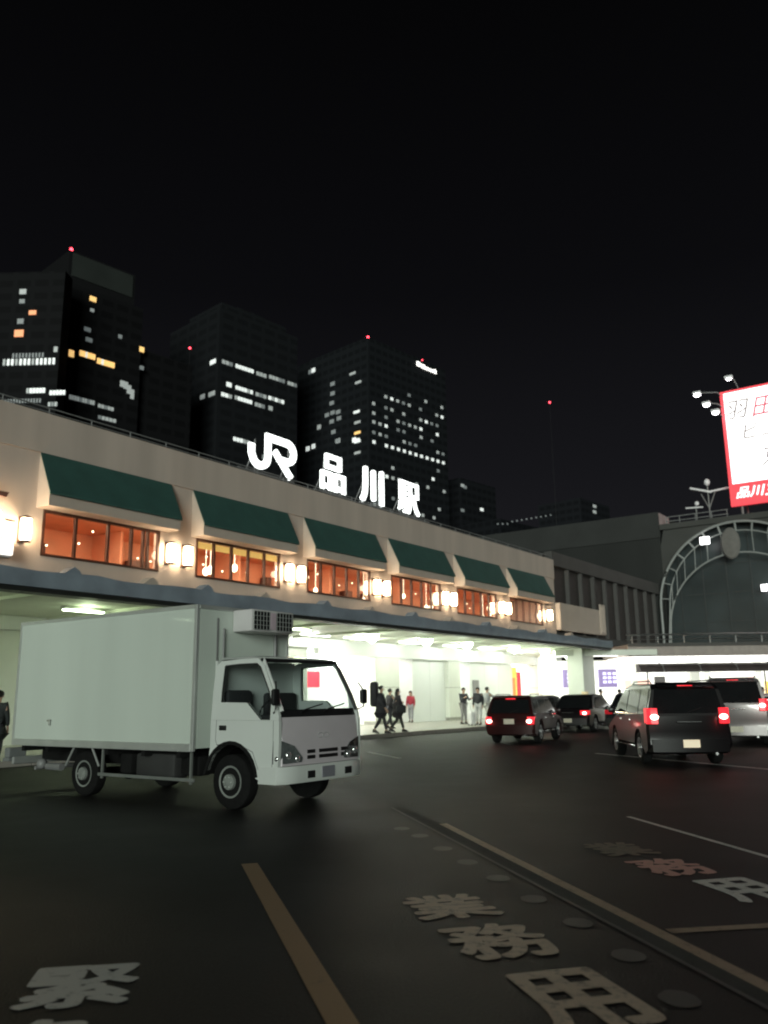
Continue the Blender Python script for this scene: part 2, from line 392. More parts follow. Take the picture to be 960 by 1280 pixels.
# ground floor
BD = 25.5
gf = MB(); gf.box(30, 57, BD-.3, BD, 3.45, 4.17); gf.box(S0, 30, BD-.3, BD, 3.72, 4.17); gf.build('beam', whitewall, st, 0)
for a, b, z, M_ in ((S0, 26.6, 3.72, cream), (28.3, 29.6, 3.72, cream), (38.2, 39.9, 3.45, whitewall), (39.92, 41.49, 3.45, whitewall), (44.3, 46.1, 3.45, whitewall), (46.12, 47.9, 3.45, whitewall), (47.92, 49.8, 3.45, whitewall)):
    MB().box(a, b, BD, BD+.2, .15, z-.004).build('shop_wall', M_, st, 0)
for a, b in ((34.5, 36.6), (41.5, 42.8), (53.1, 55.0), (55.5, 56.95)):
    pl = MB(); pl.box(a, b, BD-.25, BD+.5, .15, 3.44, .02); pl.use(mat('pillar_joint', (.3, .3, .26), .6)); pl.box(a-.004, b+.004, BD-.254, BD+.5, 1.95, 1.975); pl.box(a-.01, b+.01, BD-.26, BD+.5, .15, .32)
    pl.mats.insert(0, cream); pl.m = [0]*(len(pl.m)-12) + [1]*12
    pl.build('pillar', None, st, 0)
cp = MB(); cp.box(47.3, 49.0, 19.6, 20.6, .15, 4.17, .02); cp.build('pillar', cream, st, 0)
# shop interiors
def shop(a, b, depth=5.0, top=3.5, M=whitewall, es=1):
    q = MB(); q.use(M)
    q.box(a-.1, b+.1, BD+depth, BD+depth+.1, .15, top+.1); q.box(a-.12, a-.02, BD+.22, BD+depth, .15, top); q.box(b+.02, b+.12, BD+.22, BD+depth, .15, top)
    q.box(a-.1, b+.1, BD+.22, BD+depth, top, top+.1)
    q.use(tilem); q.box(a-.1, b+.1, BD+.02, BD+depth, .151, .165)
    o = q.build('shop_interior', None, st, 0)
    l = MB(); x = a+.3
    while x < b-.2: l.box(x, min(x+.9, b-.1), BD+.6, BD+depth-.4, top-.06, top-.015); x += 1.3
    l.build('light_panel', E_panel, o, 0)
    return o
sh = [shop(29.6, 34.5, top=3.7), shop(36.6, 38.2), shop(42.8, 44.3), shop(49.8, 53.1), shop(26.6, 28.3, 4)]
redp = mat('red_panel', (.75, .03, .06), .5, emit=(1, .03, .08), es=.25)
orgp = mat('orange_door', (.75, .25, .06), .5, emit=(1, .3, .05), es=.2)
yelp = mat('yellow_panel', (.9, .6, .12), .5, emit=(1, .6, .1), es=.5)
q = MB(); q.box(37.5, 38.7, 27.5, 27.7, 1.7, 2.75); q.build('red_poster', redp, sh[1], 0)
q = MB(); q.use(dk); q.box(37.0, 38.2, 27.3, 27.8, .16, 1.2); q.use(whitewall); q.box(36.9, 38.25, 27.2, 27.85, 1.2, 1.25); q.build('counter', None, sh[1], 0)
q = MB(); q.box(32.2, 33.7, 28.2, 28.4, 2.0, 2.8); q.build('red_poster', redp, sh[0], 0)
q = MB(); q.box(30.2, 33.6, 26.6, 26.8, 2.95, 3.5); q.build('lit_board', E_white, sh[0], 0)
q = MB(); q.box(44.2, 44.9, 27.2, 27.3, .2, 2.9); q.build('orange_door', orgp, sh[2], 0)
q = MB(); q.box(50.0, 51.2, 25.9, 26.1, 1.2, 3.3); q.build('yellow_board', yelp, sh[3], 0)
q = MB(); q.box(50.2, 50.8, 25.8, 25.88, 1.0, 2.6); q.use(redp); q.box(51.6, 52.0, 26.0, 26.1, 1.4, 3.0); q.mats.insert(0, orgp); q.m = [0]*6+[1]*6; q.build('poster', None, sh[3], 0)
q = MB(); q.box(44.6, 45.3, BD-.06, BD-.02, 1.2, 2.4); q.build('notice_frame', greyst, st, 0)
# flank extension with pilasters
ex = sthing('annex_building', 'dim grey annex with tall dark panels between pilasters, right of the beige station', 'building', (60, 23.7, 0))
exg = mat('annex_grey', (.08, .076, .073), .8, var=.1, nscale=.8); exd = mat('annex_dark_panel', (.045, .038, .036), .6, var=.2)
q = MB(); q.box(52.85, 75.5, 23.65, 24.2, 10.15, 11.1); q.box(52.85, 75.5, 24.15, 44, 10.9, 11.0); q.box(52.85, 53.3, 23.75, 24.2, 4.4, 10.15); q.box(52.85, 75.5, 23.75, 24.2, 4.4, 5.6)
q.build('wall', exg, ex, 0)
q = MB(); q.box(53.3, 75.45, 24.02, 24.15, 5.6, 10.15); q.build('panel', exd, ex, 0)
for i in range(9):
    a = 55.6 + i*2.35; MB().box(a, a+.22, 23.72, 24.0, 5.6, 10.15).build('pilaster', exg, ex, 0)
q = MB(); q.box(52.9, 60.9, 23.3, 23.62, 5.75, 7.55); q.box(59.9, 60.9, 23.22, 23.3, 5.78, 8.0, .02)
for i in range(5): q.box(60.0+.16*i, 60.08+.16*i, 23.18, 23.22, 5.95, 7.85)
q.build('parapet', beige_d, ex, 0)
# ------------------------------------------------------------------ wall lanterns
spots = [14.01, 19.65, 20.42, 25.92, 26.66, 32.1, 32.88, 38.3, 39.15, 44.68, 45.5, 51.35]
wn = ['first', 'second', 'third', 'fourth', 'fifth', 'sixth']
for i, s in enumerate(spots):
    if i == 0: lb = 'glowing wall lantern left of the widest restaurant window, nearest the white lit sign'
    elif i == 11: lb = 'glowing wall lantern right of the farthest restaurant window at the end of the beige wall'
    else: lb = f'{"left" if i % 2 else "right"} glowing wall lantern of the pair between {wn[(i-1)//2]} and {wn[(i+1)//2]} restaurant windows'
    L = sthing('wall_lantern', lb, 'wall lamp', (s, WD, 6.3), 'glowing lanterns on the beige station wall')
    q = MB(); q.box(s-.12, s+.12, WD-.06, WD-.004, 6.2, 7.0, .01); q.tube([(s, WD-.05, 6.28), (s, WD-.26, 6.24)], .025, 6); q.lathe([(.02, 6.18), (.17, 6.2), (.17, 6.24), (.02, 6.25)], (s, WD-.26, 0), seg=14); q.lathe([(.17, 6.92), (.18, 6.95), (.05, 7.02), (.01, 7.03)], (s, WD-.26, 0), seg=14)
    q.build('bracket', frame_b, L)
    q = MB(); q.lathe([(.01, 6.26), (.15, 6.27), (.17, 6.6), (.15, 6.91), (.01, 6.915)], (s, WD-.26, 0), seg=16)
    q.build('lamp_shade', E_warm, L)
# ------------------------------------------------------------------ canopy bowl lamps
bowls = [(29.3, 'first bowl lamp under the canopy, right above the truck cab'), (33.6, 'bowl lamp under the canopy above the walker in a long coat'), (36.3+1.3, 'bowl lamp under the canopy above the white panelled wall'),
         (42.6, 'bowl lamp under the canopy above the orange door'), (46.5, 'bowl lamp under the canopy above the dark red wagon'), (50.0, 'last bowl lamp at the far right end of the canopy')]
bowls = [(s if i != 2 else 37.4, l) for i, (s, l) in enumerate(bowls)]
for i, (s, lb) in enumerate(bowls):
    D = 21.6; zc = 4.17 if s < 48 else 4.01
    L = sthing('canopy_lamp', lb, 'ceiling lamp', (s, D, zc), 'bowl lamps under the station canopy')
    q = MB(); q.lathe([(.05, zc), (.30, zc-.01), (.33, zc-.05), (.05, zc-.055)], (s, D, 0), seg=18); q.build('rim', steel, L)
    q = MB(); q.lathe([(.05, zc-.06), (.30, zc-.065), (.26, zc-.2), (.15, zc-.34), (.03, zc-.42)], (s, D, 0), seg=18); q.build('bowl', E_green, L)
for s in (-2, 4, 10, 15, 20, 24.5): # fluorescent battens further left
    D = 21.6
    L = sthing('canopy_lamp', {-2:'x',}.get(s, 'x'), 'ceiling lamp', (s, D, 4.17), 'tube lamps under the station canopy')
    L['label'] = {-2: 'tube lamp under the canopy far left, beyond the wall', 4: 'tube lamp under the canopy left of the lit sign', 10: 'tube lamp under the canopy left of the truck box', 15: 'tube lamp under the canopy just above the rear of the truck box',
                  20: 'tube lamp under the canopy above the middle of the truck box', 24.5: 'tube lamp under the canopy above the refrigerator unit'}[s]
    MB().box(s-.7, s+.7, D-.12, D+.12, 4.08, 4.165, .01).build('housing', whitewall, L)
    MB().box(s-.66, s+.66, D-.08, D+.08, 4.04, 4.079, .01).build('tube', E_green, L)
# lights at the lamps, plus strips added towards the shop wall
for s, _ in bowls: point('canopy_light', S(s, 21.9, 3.6), 55, (.86, 1, .80), .25)
for s in (28.2, 31.2, 35.6, 39.8, 43.6, 47.2, 51.0, 54.6):  # left strips are real fittings; the rest are added to brighten the shop wall
    MB().box(s-.9, s+.9, 23.75, 23.95, 4.125, 4.178).build('strip_fill_light', E_panel, st, 0)
    point('strip_wall_fill', S(s, 23.85, 4.0), 75, (.98, 1, .95), .2)
for s in (10, 15, 20, 24.5): point('canopy_light', S(s, 21.4, 3.9), 28, (.80, 1, .60), .25)
for i, s in enumerate(spots): point('lantern_light', S(s, WD-.55, 6.6), 11, (1, .80, .56), .15)
# ------------------------------------------------------------------ rooftop sign
sg = sthing('rooftop_sign', 'glowing white JR logo and 品川駅 characters standing on the station roof edge', 'sign', (24.2, 24.3, 10.3))
def ribbon(path, w, closed=False):
    """mitred strip polygon pieces along a 2D path -> list of quads"""
    P = [Vector(p) for p in path]; L = []; Rr = []
    for i, p in enumerate(P):
        a = (P[i]-P[i-1]).normalized() if i else None; b = (P[i+1]-P[i]).normalized() if i < len(P)-1 else None
        if a is None: t = b; k = 1
        elif b is None: t = a; k = 1
        else: t = (a+b).normalized(); k = 1/max(.5, t.dot(a))
        nn = Vector((-t.y, t.x))*w/2*k; L.append(p+nn); Rr.append(p-nn)
    return L, Rr
def arc(cx, cy, r, a0, a1, n=7): return [(cx+r*math.cos(R(a0+(a1-a0)*i/n)), cy+r*math.sin(R(a0+(a1-a0)*i/n))) for i in range(n+1)]
def ribbon_mesh(q, path, w, y0, y1, fx):
    L, Rr = ribbon(path, w); n = len(L); vs = []
    for p in L: vs.append(fx(p, y0))
    for p in Rr: vs.append(fx(p, y0))
    for p in L: vs.append(fx(p, y1))
    for p in Rr: vs.append(fx(p, y1))
    fs = []
    for i in range(n-1):
        fs += [[i, i+1, n+i+1, n+i], [2*n+i, 3*n+i, 3*n+i+1, 2*n+i+1], [i, 2*n+i, 2*n+i+1, i+1], [n+i, n+i+1, 3*n+i+1, 3*n+i]]
    fs += [[0, n, 3*n, 2*n], [n-1, 3*n-1, 4*n-1, 2*n-1][::1]]
    q.add(vs, fs)
fx = lambda p, y: (24.25+p[0]*1.0, y, 10.98+p[1])
q = MB(); wst = .31
p1 = [(.18, .98)] + [(.18, .62)] + arc(.62, .62, .44, 180, 360, 10) + [(1.06, 1.53), (2.15, 1.53)] + arc(2.3, 1.10, .43, 88, -88, 9)[0:] + [(1.82, .67)]
# hook, stem, top bar and bowl in one stroke
p1 = [(.2, 1.05), (.2, .66)] + arc(.72, .66, .48, 180, 360, 10)[1:] + [(1.2, 1.55), (2.3, 1.55)] + arc(2.42, 1.12, .43, 85, -90, 9) + [(2.05, .69)]
ribbon_mesh(q, p1, wst, 24.2, 24.32, fx)
ribbon_mesh(q, [(1.60, 1.02), (1.95, .70), (2.68, .0)], wst*.9, 24.193, 24.316, fx)
q.build('logo', E_sign, sg, 0)
for ch, cx, w in (('品', 29.9, 1.75), ('川', 33.0, 1.8), ('駅', 36.3, 1.95)):
    o = textmesh(ch, 2.0, .06, .0, Matrix.Translation((cx, 24.26, 11.83)) @ STAND, E_sign, 'character', sg)
    xs = [v.co.x for v in o.data.vertices]; zs = [v.co.z for v in o.data.vertices]; k = w/(max(xs)-min(xs)); kz = 1.72/(max(zs)-min(zs)); mx_, mz_ = (max(xs)+min(xs))/2, (max(zs)+min(zs))/2
    for v in o.data.vertices: v.co.x = mx_+(v.co.x-mx_)*k; v.co.z = mz_+(v.co.z-mz_)*kz
    embolden(o, {'駅': .014, '品': .032, '川': .07}[ch], -.002, 1)
for c, w in ((25.8, 3), (29.9, 1.7), (33, 1.8), (36.3, 1.9)):
    q = MB()
    for t in (-.35, .35):
        q.tube([(c+w*t, 24.36, 10.3), (c+w*t, 24.36, 12.3)], .03, 6); q.tube([(c+w*t, 25.3, 10.3), (c+w*t, 24.38, 11.9)], .025, 6)
    q.tube([(c-w/2, 24.4, 10.9), (c+w/2, 24.4, 10.9)], .03, 6)
    q.build('support_frame', greyst, sg)
for (a, b) in ((23.5, 26.5), (28.3, 31), (32.6, 38)):
    q = MB(); q.box(a, b, 24.05, 24.12, 10.72, 10.79); q.build('cable_tray', greyst, sg, 0)
# side sign at the left edge
sl = sthing('wall_sign', 'white lit sign box under a brown emblem, left end of the beige wall', 'sign', (13.0, WD, 5.6))
MB().box(11.9, 13.6, 23.22, 23.34, 5.72, 6.17, .03).build('lit_panel', mat('lit_sign_panel', (1, 1, 1), .5, emit=(1, .98, .92), es=1.6), sl, 0)
q = MB(); q.box(11.8, 13.62, 23.35, 23.55, 5.66, 6.22, .02); q.build('cabinet', greyst, sl, 0)
brn = mat('brown_emblem', (.12, .05, .04), .6)
q = MB()
for a0 in (0, 72, 144, 216, 288):
    pts = [(12.75+.1*math.cos(R(a0-30)), 7.55+.1*math.sin(R(a0-30))), (12.75+.55*math.cos(R(a0-14)), 7.55+.42*math.sin(R(a0-14))), (12.75+.62*math.cos(R(a0+8)), 7.55+.46*math.sin(R(a0+8))), (12.75+.1*math.cos(R(a0+30)), 7.55+.1*math.sin(R(a0+30)))]
    q.prism(pts, 23.3+a0*.0002, 23.38)
q.build('emblem', brn, sl, 0)
q = MB(); q.lathe([(.02, 6.42), (.3, 6.44), (.34, 6.7), (.2, 6.98), (.02, 7.0)], (12.95, 23.35, 0), seg=16); q.build('lamp_globe', E_warm, sl)
q = MB(); q.tube([(11.5, 23.0, 6.72), (13.45, 23.0, 6.70)], .025, 6); q.tube([(11.5, 23.0, 6.72), (11.5, WD, 6.72)], .025, 6); q.build('rod', blackm, sl)

# ------------------------------------------------------------------ far hall with arch (frame: local x = road side, local y = along facade)
ROTB = R(-35.5)     # local x = N, local y = U ; use coordinates (-D, s, z)
def bthing(name, label, cat, base): return thing(name, label, cat, None, base, ROTB)
SB = 75.6
ah = bthing('arched_hall', 'large dim grey hall with a big steel-ribbed glass arch at the end of the forecourt', 'building', (-16.6, SB, 0))
wA = mat('hall_wall_dark', (.022, .023, .022), .85, var=.12, nscale=.4, streak=True); wB = mat('hall_wall_grey', (.062, .062, .058), .85, var=.1, nscale=.5)
wG = mat('arch_glass_dark', (.036, .046, .048), .4, var=.35, nscale=.25)
q = MB(); q.box(-60, -23.2, SB, SB+14, 0, 17.6); q.build('wall', wA, ah, 0, 'dark left wall block')
q = MB(); q.box(-60, -23.15, SB-.12, SB-.003, 15.3, 17.65); q.build('parapet', mat('hall_parapet', (.034, .035, .034), .85, var=.12, nscale=.5), ah, 0)
q = MB(); q.box(-23.3, -23.15, SB+.01, SB+3, 16.3, 17.62)
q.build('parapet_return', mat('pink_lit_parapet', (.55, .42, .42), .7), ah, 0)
# wall B with semicircular opening
cx, cz, ro = -16.6, 9.0, 6.85
out = [(-23.19, 0), (-23.19, 16.35), (8, 16.35), (8, 0)]
pts_l = [(cx-ro, 0)] + [(cx+ro*math.cos(R(180-a)), cz+ro*math.sin(R(180-a))) for a in range(0, 181, 10)] + [(cx+ro, 0)]
q = MB(); fs = []; vs = []
for (x, z) in pts_l: vs.append((x, SB, z))
tops = [(-23.19, 0)]
for (x, z) in pts_l[1:-1]:
    a = math.atan2(z-cz, x-cx)
    if a > R(135): tops.append((-23.19, cz+math.tan(math.pi-a)*(cx+23.19) if a > R(136) else 16.35))
    elif a < R(45): tops.append((8, 9+ (16.35-9)*math.tan(a) if a > .01 else 9))
    else: tops.append((cx+(16.35-cz)/math.tan(a), 16.35))
tops.append((8, 0))
tops = [(x, min(z, 16.35)) for x, z in tops]
n = len(pts_l)
for (x, z) in tops: vs.append((x, SB, z))
for i in range(n-1): fs.append([i, i+1, n+i+1, n+i])
q.add(vs, fs)
o = q.build('wall', wB, ah, 0, 'grey wall round the arch')
q = MB(); q.box(-23.1, 8, SB-.25, SB-.004, 15.95, 16.45); q.box(-23.1, 8, SB+.02, SB+14, 16.1, 16.36); q.build('cornice', wB, ah, 0)
q = MB(); q.box(cx-ro-.3, cx+ro+.3, SB+.9, SB+1.0, 0, cz+ro+.05); gq = q.build('arch_glazing', wG, ah, 0)
q = MB()
for x in range(-22, -9, 2): q.box(x-.05, x+.05, SB+.82, SB+.9, 4, 15.8)
for z in (7.5, 10, 12.5): q.box(cx-ro, cx+ro, SB+.83, SB+.89, z-.04, z+.04)
q.build('glazing_bar', mat('glazing_bar', (.04, .045, .045), .6), ah, 0)
tr = mat('arch_truss_paint', (.30, .31, .30), .5, var=.1)
q = MB()
A_ = lambda cx_, cz_, r_, a0, a1, y, n=40: [(cx_+r_*math.cos(R(a0+(a1-a0)*i/n)), y, cz_+r_*math.sin(R(a0+(a1-a0)*i/n))) for i in range(n+1)]
q.tube([(cx-6.85, SB-.5, 5.8)] + A_(cx, 9.0, 6.85, 180, 0, SB-.5) + [(cx+6.85, SB-.5, 5.8)], .11, 8)
q.build('arch_rim', tr, ah)
q = MB(); q.tube([(cx-6.45, SB-.3, 5.8)] + A_(cx, 9.0, 6.1, 172, 8, SB-.3) + [(cx+6.45, SB-.3, 5.8)], .06, 8); q.build('arch_rim', tr, ah)
q = MB(); q.tube([(cx-6.3, SB-.3, 5.8)] + A_(cx, 7.0, 6.2, 178, 2, SB-.3) + [(cx+6.3, SB-.3, 5.8)], .075, 8); q.build('arch_rim', tr, ah)
for a in range(174, 0, -12):
    c, s_ = math.cos(R(a)), math.sin(R(a))
    p_o = Vector((cx+6.1*c, SB-.3, 9+6.1*s_)); p_i = Vector((cx+6.2*c, SB-.3, 7+6.2*s_))
    q = MB()
    if (p_o-p_i).length > .3: q.tube([p_o, p_i], .035, 6)
    q.tube([(cx+6.85*c, SB-.5, 9+6.85*s_), p_o], .085 if 40 < a < 140 else .05, 6); q.build('arch_strut', tr, ah)
q = MB(); q.lathe([(.05, 0), (1.0, .05), (1.1, .15), (1.0, .25), (.05, .3)], (0, 0, 0), axis='y', seg=24)
q.v = [(-17.05+v[0]*.72, SB-.75+v[1], 14.0+v[2]*1.25) for v in q.v]; q.build('medallion', mat('medallion_grey', (.16, .15, .14), .6), ah)
q = MB(); q.box(-19.5, -18.7, SB-.9, SB-.75, 14.1, 14.75, .03); q.build('floodlight', mat('flood_glow', (1, 1, 1), .5, emit=(1, 1, 1), es=4), ah, 0)
q = MB(); q.box(-15.1, -13.2, SB-.2, SB-.1, 9.75, 10.3, .02); q.build('lit_sign', mat('flood_glow', (1, 1, 1)), ah, 0)
q = MB()
for z in (16.75, 17.15): q.tube([(-22.6, SB+.3, z), (-17.2, SB+.3, z)], .04, 6)
for x in (-22.6, -21.4, -20, -18.6, -17.3): q.tube([(x, SB+.3, 16.35), (x, SB+.3, 17.15)], .035, 6)
q.build('roof_railing', greyst, ah)
# rooftop aerial cluster
ra = bthing('roof_floodlight_mast', 'small pale mast with crossed arms on the hall roof, left of the billboard', 'mast', (-18.8, SB+1, 16.36))
q = MB(); q.tube([(-18.9, SB+1, 16.36), (-18.9, SB+1, 20.2)], .06, 8); q.tube([(-20.0, SB+.8, 16.36), (-20.0, SB+.8, 18.1)], .05, 8); q.tube([(-18.9, SB+1, 17.6), (-19.5, SB+1, 19.0)], .05, 6); q.tube([(-18.9, SB+1, 17.6), (-18.3, SB+1, 19.0)], .05, 6); q.build('pole', greyst, ra)
pale = mat('pale_floodlight_metal', (.7, .7, .7), .4, emit=(1, 1, 1), es=.12)
q = MB(); q.tube([(-20.4, SB+.9, 19.65), (-18.6, SB+1.0, 19.05)], .10, 8); q.tube([(-18.9, SB+1, 19.1), (-16.9, SB+1, 19.25)], .09, 8); q.tube([(-20.9, SB+.8, 17.85), (-19.4, SB+.8, 17.75)], .07, 8); q.build('arm', pale, ra)
q = MB(); q.sphere((-18.9, SB+1, 20.0), .26, sz=1.2); q.sphere((-19.9, SB+.8, 18.15), .2); q.build('lamp_head', pale, ra)
# ------------------------------------------------------------------ billboard
bb = bthing('billboard', 'huge white lit billboard with a red border and Japanese advertising text above the arched hall', 'billboard', (-12, SB-.1, 16.4))
E_bb = mat('billboard_floodlit_white', (.9, .9, .9), .5, emit=(1, .99, .97), es=1.6); E_bbr = mat('billboard_floodlit_red', (.8, .08, .1), .5, emit=(.95, .07, .09), es=.75)  # floodlight on the board put into its white, red and ink as emission
inkd = mat('billboard_ink', (.12, .10, .10), .6, emit=(.25, .2, .2), es=.8); inkr = mat('billboard_red_ink', (.55, .05, .1), .6, emit=(.55, .12, .16), es=.8)
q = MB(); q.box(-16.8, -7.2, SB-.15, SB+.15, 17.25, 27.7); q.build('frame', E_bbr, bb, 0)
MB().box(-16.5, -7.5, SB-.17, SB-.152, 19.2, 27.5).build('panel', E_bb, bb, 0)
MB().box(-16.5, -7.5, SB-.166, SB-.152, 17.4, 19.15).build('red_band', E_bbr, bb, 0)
BBT = lambda x, z, y=SB-.18: Matrix.Translation((x, y, z)) @ STAND
textmesh('羽', 1.95, .006, .0, BBT(-15.45, 25.85), inkd, 'lettering', bb, 1, 1, .25)
textmesh('田', 2.05, .006, .0, BBT(-13.2, 25.75), inkr, 'lettering', bb, 1.05, 1, .25)
textmesh('ビュ', 1.6, .006, .0, BBT(-13.85, 23.75), inkd, 'lettering', bb, 1, 1, .2)
textmesh('京', 2.0, .006, .0, BBT(-12.9, 21.3), inkd, 'lettering', bb, 1, 1, .2)
ww = mat('billboard_band_letter', (1, 1, 1), .5, emit=(1, 1, 1), es=1.3)
textmesh('品川', 1.15, .006, .03, BBT(-15.1, 18.35), ww, 'lettering', bb, 1, .9, .25)
textmesh('三', 1.15, .006, .03, BBT(-13.35, 18.3), ww, 'lettering', bb, 1, 1, .25)
q = MB()
for x in (-16, -13, -10, -7.8):
    q.tube([(x, SB+.3, 16.36), (x, SB+.3, 27.2)], .1, 6); q.tube([(x, SB+2.6, 16.36), (x, SB+.3, 24)], .07, 6)
q.build('support_frame', greyst, bb)
for i, (x, z, y, xe, lb) in enumerate([(-18.41, 27.5, SB-1.5, -16.7, 'floodlight on the topmost arm left of the billboard'), (-17.7, 26.4, SB-1.5, -16.7, 'floodlight on the middle arm left of the billboard'), (-16.98, 25.5, SB-1.6, -16.7, 'lowest floodlight, overlapping the red left border of the billboard'), (-15.75, 28.55, SB-.9, -15.2, 'floodlight on a short bent arm above the top left corner of the billboard')]):
    Lf = bthing('billboard_floodlight', lb, 'floodlight', (xe, SB-.1, z)); Lf['group'] = 'floodlights round the billboard'
    q = MB(); q.tube([(xe, SB-.1, z-.1 if i < 3 else 27.75), (xe-.2, SB-.5, z+.15 if i < 3 else 28.5), (x+.15, y, z+.12)], .045, 6); q.build('arm', greyst, Lf)
    q = MB(); q.box(x-.34, x+.34, y-.18, y+.2, z+.02, z+.26, .05); q.build('housing', pale, Lf)
    q = MB(); q.sphere((x, y+.06, z), .3 if i < 3 else .22, sy=.8, sz=.65); q.build('lens', mat('floodlight_glow', (1, 1, 1), .5, emit=(1, .96, 1), es=12), Lf)

# ------------------------------------------------------------------ elevated deck & concourse (world axes)
dkk = thing('elevated_walkway', 'grey elevated walkway with railing crossing in front of the arched hall', 'walkway', None, (15, 52, 0))
DX0 = 14.8
q = MB(); q.box(DX0, 48, 52, 58, 3.72, 4.45); q.build('deck', mat('deck_fascia', (.36, .31, .29), .8, var=.1), dkk, 0)
q = MB(); q.box(DX0, 48, 51.85, 51.99, 4.32, 4.5); q.build('edge_beam', exg, dkk, 0)
for x in range(0, 20):
    a = DX0+.4+x*1.6; q = MB(); q.tube([(a, 52.3, 4.45), (a, 52.3, 4.95), (a+.06, 52.15, 5.06)], .045, 6); q.build('railing_post', steel, dkk)
q = MB(); q.tube([(DX0, 52.15, 5.03), (48, 52.15, 5.03)], .05, 8); q.tube([(DX0, 52.3, 4.75), (48, 52.3, 4.75)], .03, 6); q.build('handrail', steel, dkk)
for x in (19.5, 27, 35, 43):
    q = MB(); q.box(x-.3, x+.3, 54, 54.6, 0, 3.7, .03); q.build('column', cream, dkk, 0)
cn = thing('concourse_shops', 'bright white shopfronts under the elevated walkway behind the cars', 'shopfront', None, (15, 57, 0))
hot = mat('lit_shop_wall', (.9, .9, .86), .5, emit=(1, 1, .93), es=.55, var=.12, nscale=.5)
q = MB(); q.box(10.2, 48, 57.2, 57.4, 0, 3.7); q.box(10.2, 10.4, 52, 57.2, 0, 4.0); q.build('wall', hot, cn, 0)
q = MB(); q.box(DX0, 48, 52.5, 57, 3.62, 3.70); q.build('ceiling_light', mat('concourse_ceiling_glow', (1, 1, 1), .5, emit=(1, 1, .95), es=2.6), cn, 0)
q = MB(); q.box(DX0+.3, 48, 52.02, 52.12, 3.32, 3.70); q.build('light_box', mat('light_box_glow', (1, 1, 1), .5, emit=(1, 1, .95), es=2.0), cn, 0)
q = MB(); q.box(10.0, 16, 50.5, 57.2, 3.95, 4.05); q.box(10.0, 16, 50.2, 50.5, 3.72, 4.05); q.build('flat_roof', cream, cn, 0)
q = MB(); q.box(10.4, 15.6, 52.8, 55, 3.88, 3.945); q.build('ceiling_light', mat('concourse_ceiling_glow', (1, 1, 1)), cn, 0)
pur = mat('purple_display', (.25, .2, .4), .5, emit=(.36, .25, .55), es=.5); dsp = mat('display_white', (.8, .8, .9), .5, emit=(.8, .75, 1), es=1.0)
for x0, x1 in ((10.9, 12.15), (13.1, 14.2)):
    q = MB(); q.box(x0, x1, 52.7, 52.9, 1.9, 3.0); q.build('display', pur, cn, 0)
    q = MB()
    for i in range(3):
        for j in range(3): q.box(x0+.25+i*.3, x0+.45+i*.3, 52.66, 52.697, 2.15+j*.25, 2.3+j*.25)
    q.build('display_text', dsp, cn, 0)
for x0, x1, z0, z1, M_ in ((15.9, 17.6, .9, 2.4, mat('peach_poster', (.85, .5, .4), .5, emit=(1, .6, .5), es=.5)), (18.9, 20.0, 1.2, 2.1, mat('blue_poster', (.15, .25, .7), .5, emit=(.2, .3, 1), es=.5)), (22, 23, 1, 2.4, pur), (17.9, 18.6, .6, 2.6, exg), (25.2, 26.6, .5, 2.2, yelp)):
    q = MB(); q.box(x0, x1, 57.1, 57.19, z0, z1); q.build('poster', M_, cn, 0)
for x in (13.0, 16.2, 21, 24.4, 29): q = MB(); q.box(x, x+.35, 56.4, 56.8, 0, 3.6); q.build('post', cream, cn, 0)
# barrel awning
ba = thing('barrel_awning', 'long dark barrel-shaped awning below the elevated walkway', 'awning', None, (15.3, 51.2, 2.8))
prof = [(51.95, 2.75)] + [(51.95-.95*math.sin(R(a)), 2.75+.52*math.cos(R(a))) for a in range(0, 91, 15)]
q = MB(); q.prism(prof, 15.2, 48, 'x'); q.build('canopy', mat('dark_awning_cloth', (.055, .04, .04), .7, var=.25, nscale=2), ba, 50)
q = MB()
for i in range(14): 
    x = 16.6+i*2.2; q.tube([(x, 51.95-.97*math.sin(R(a)), 2.75+.54*math.cos(R(a))) for a in range(0, 91, 15)], .03, 5)
q.build('rib', greyst, ba)
for i in range(5): q = MB(); x = 15.6+i*7; q.tube([(x, 51.1, 0), (x, 51.1, 2.75)], .05, 8); q.build('post', greyst, ba)

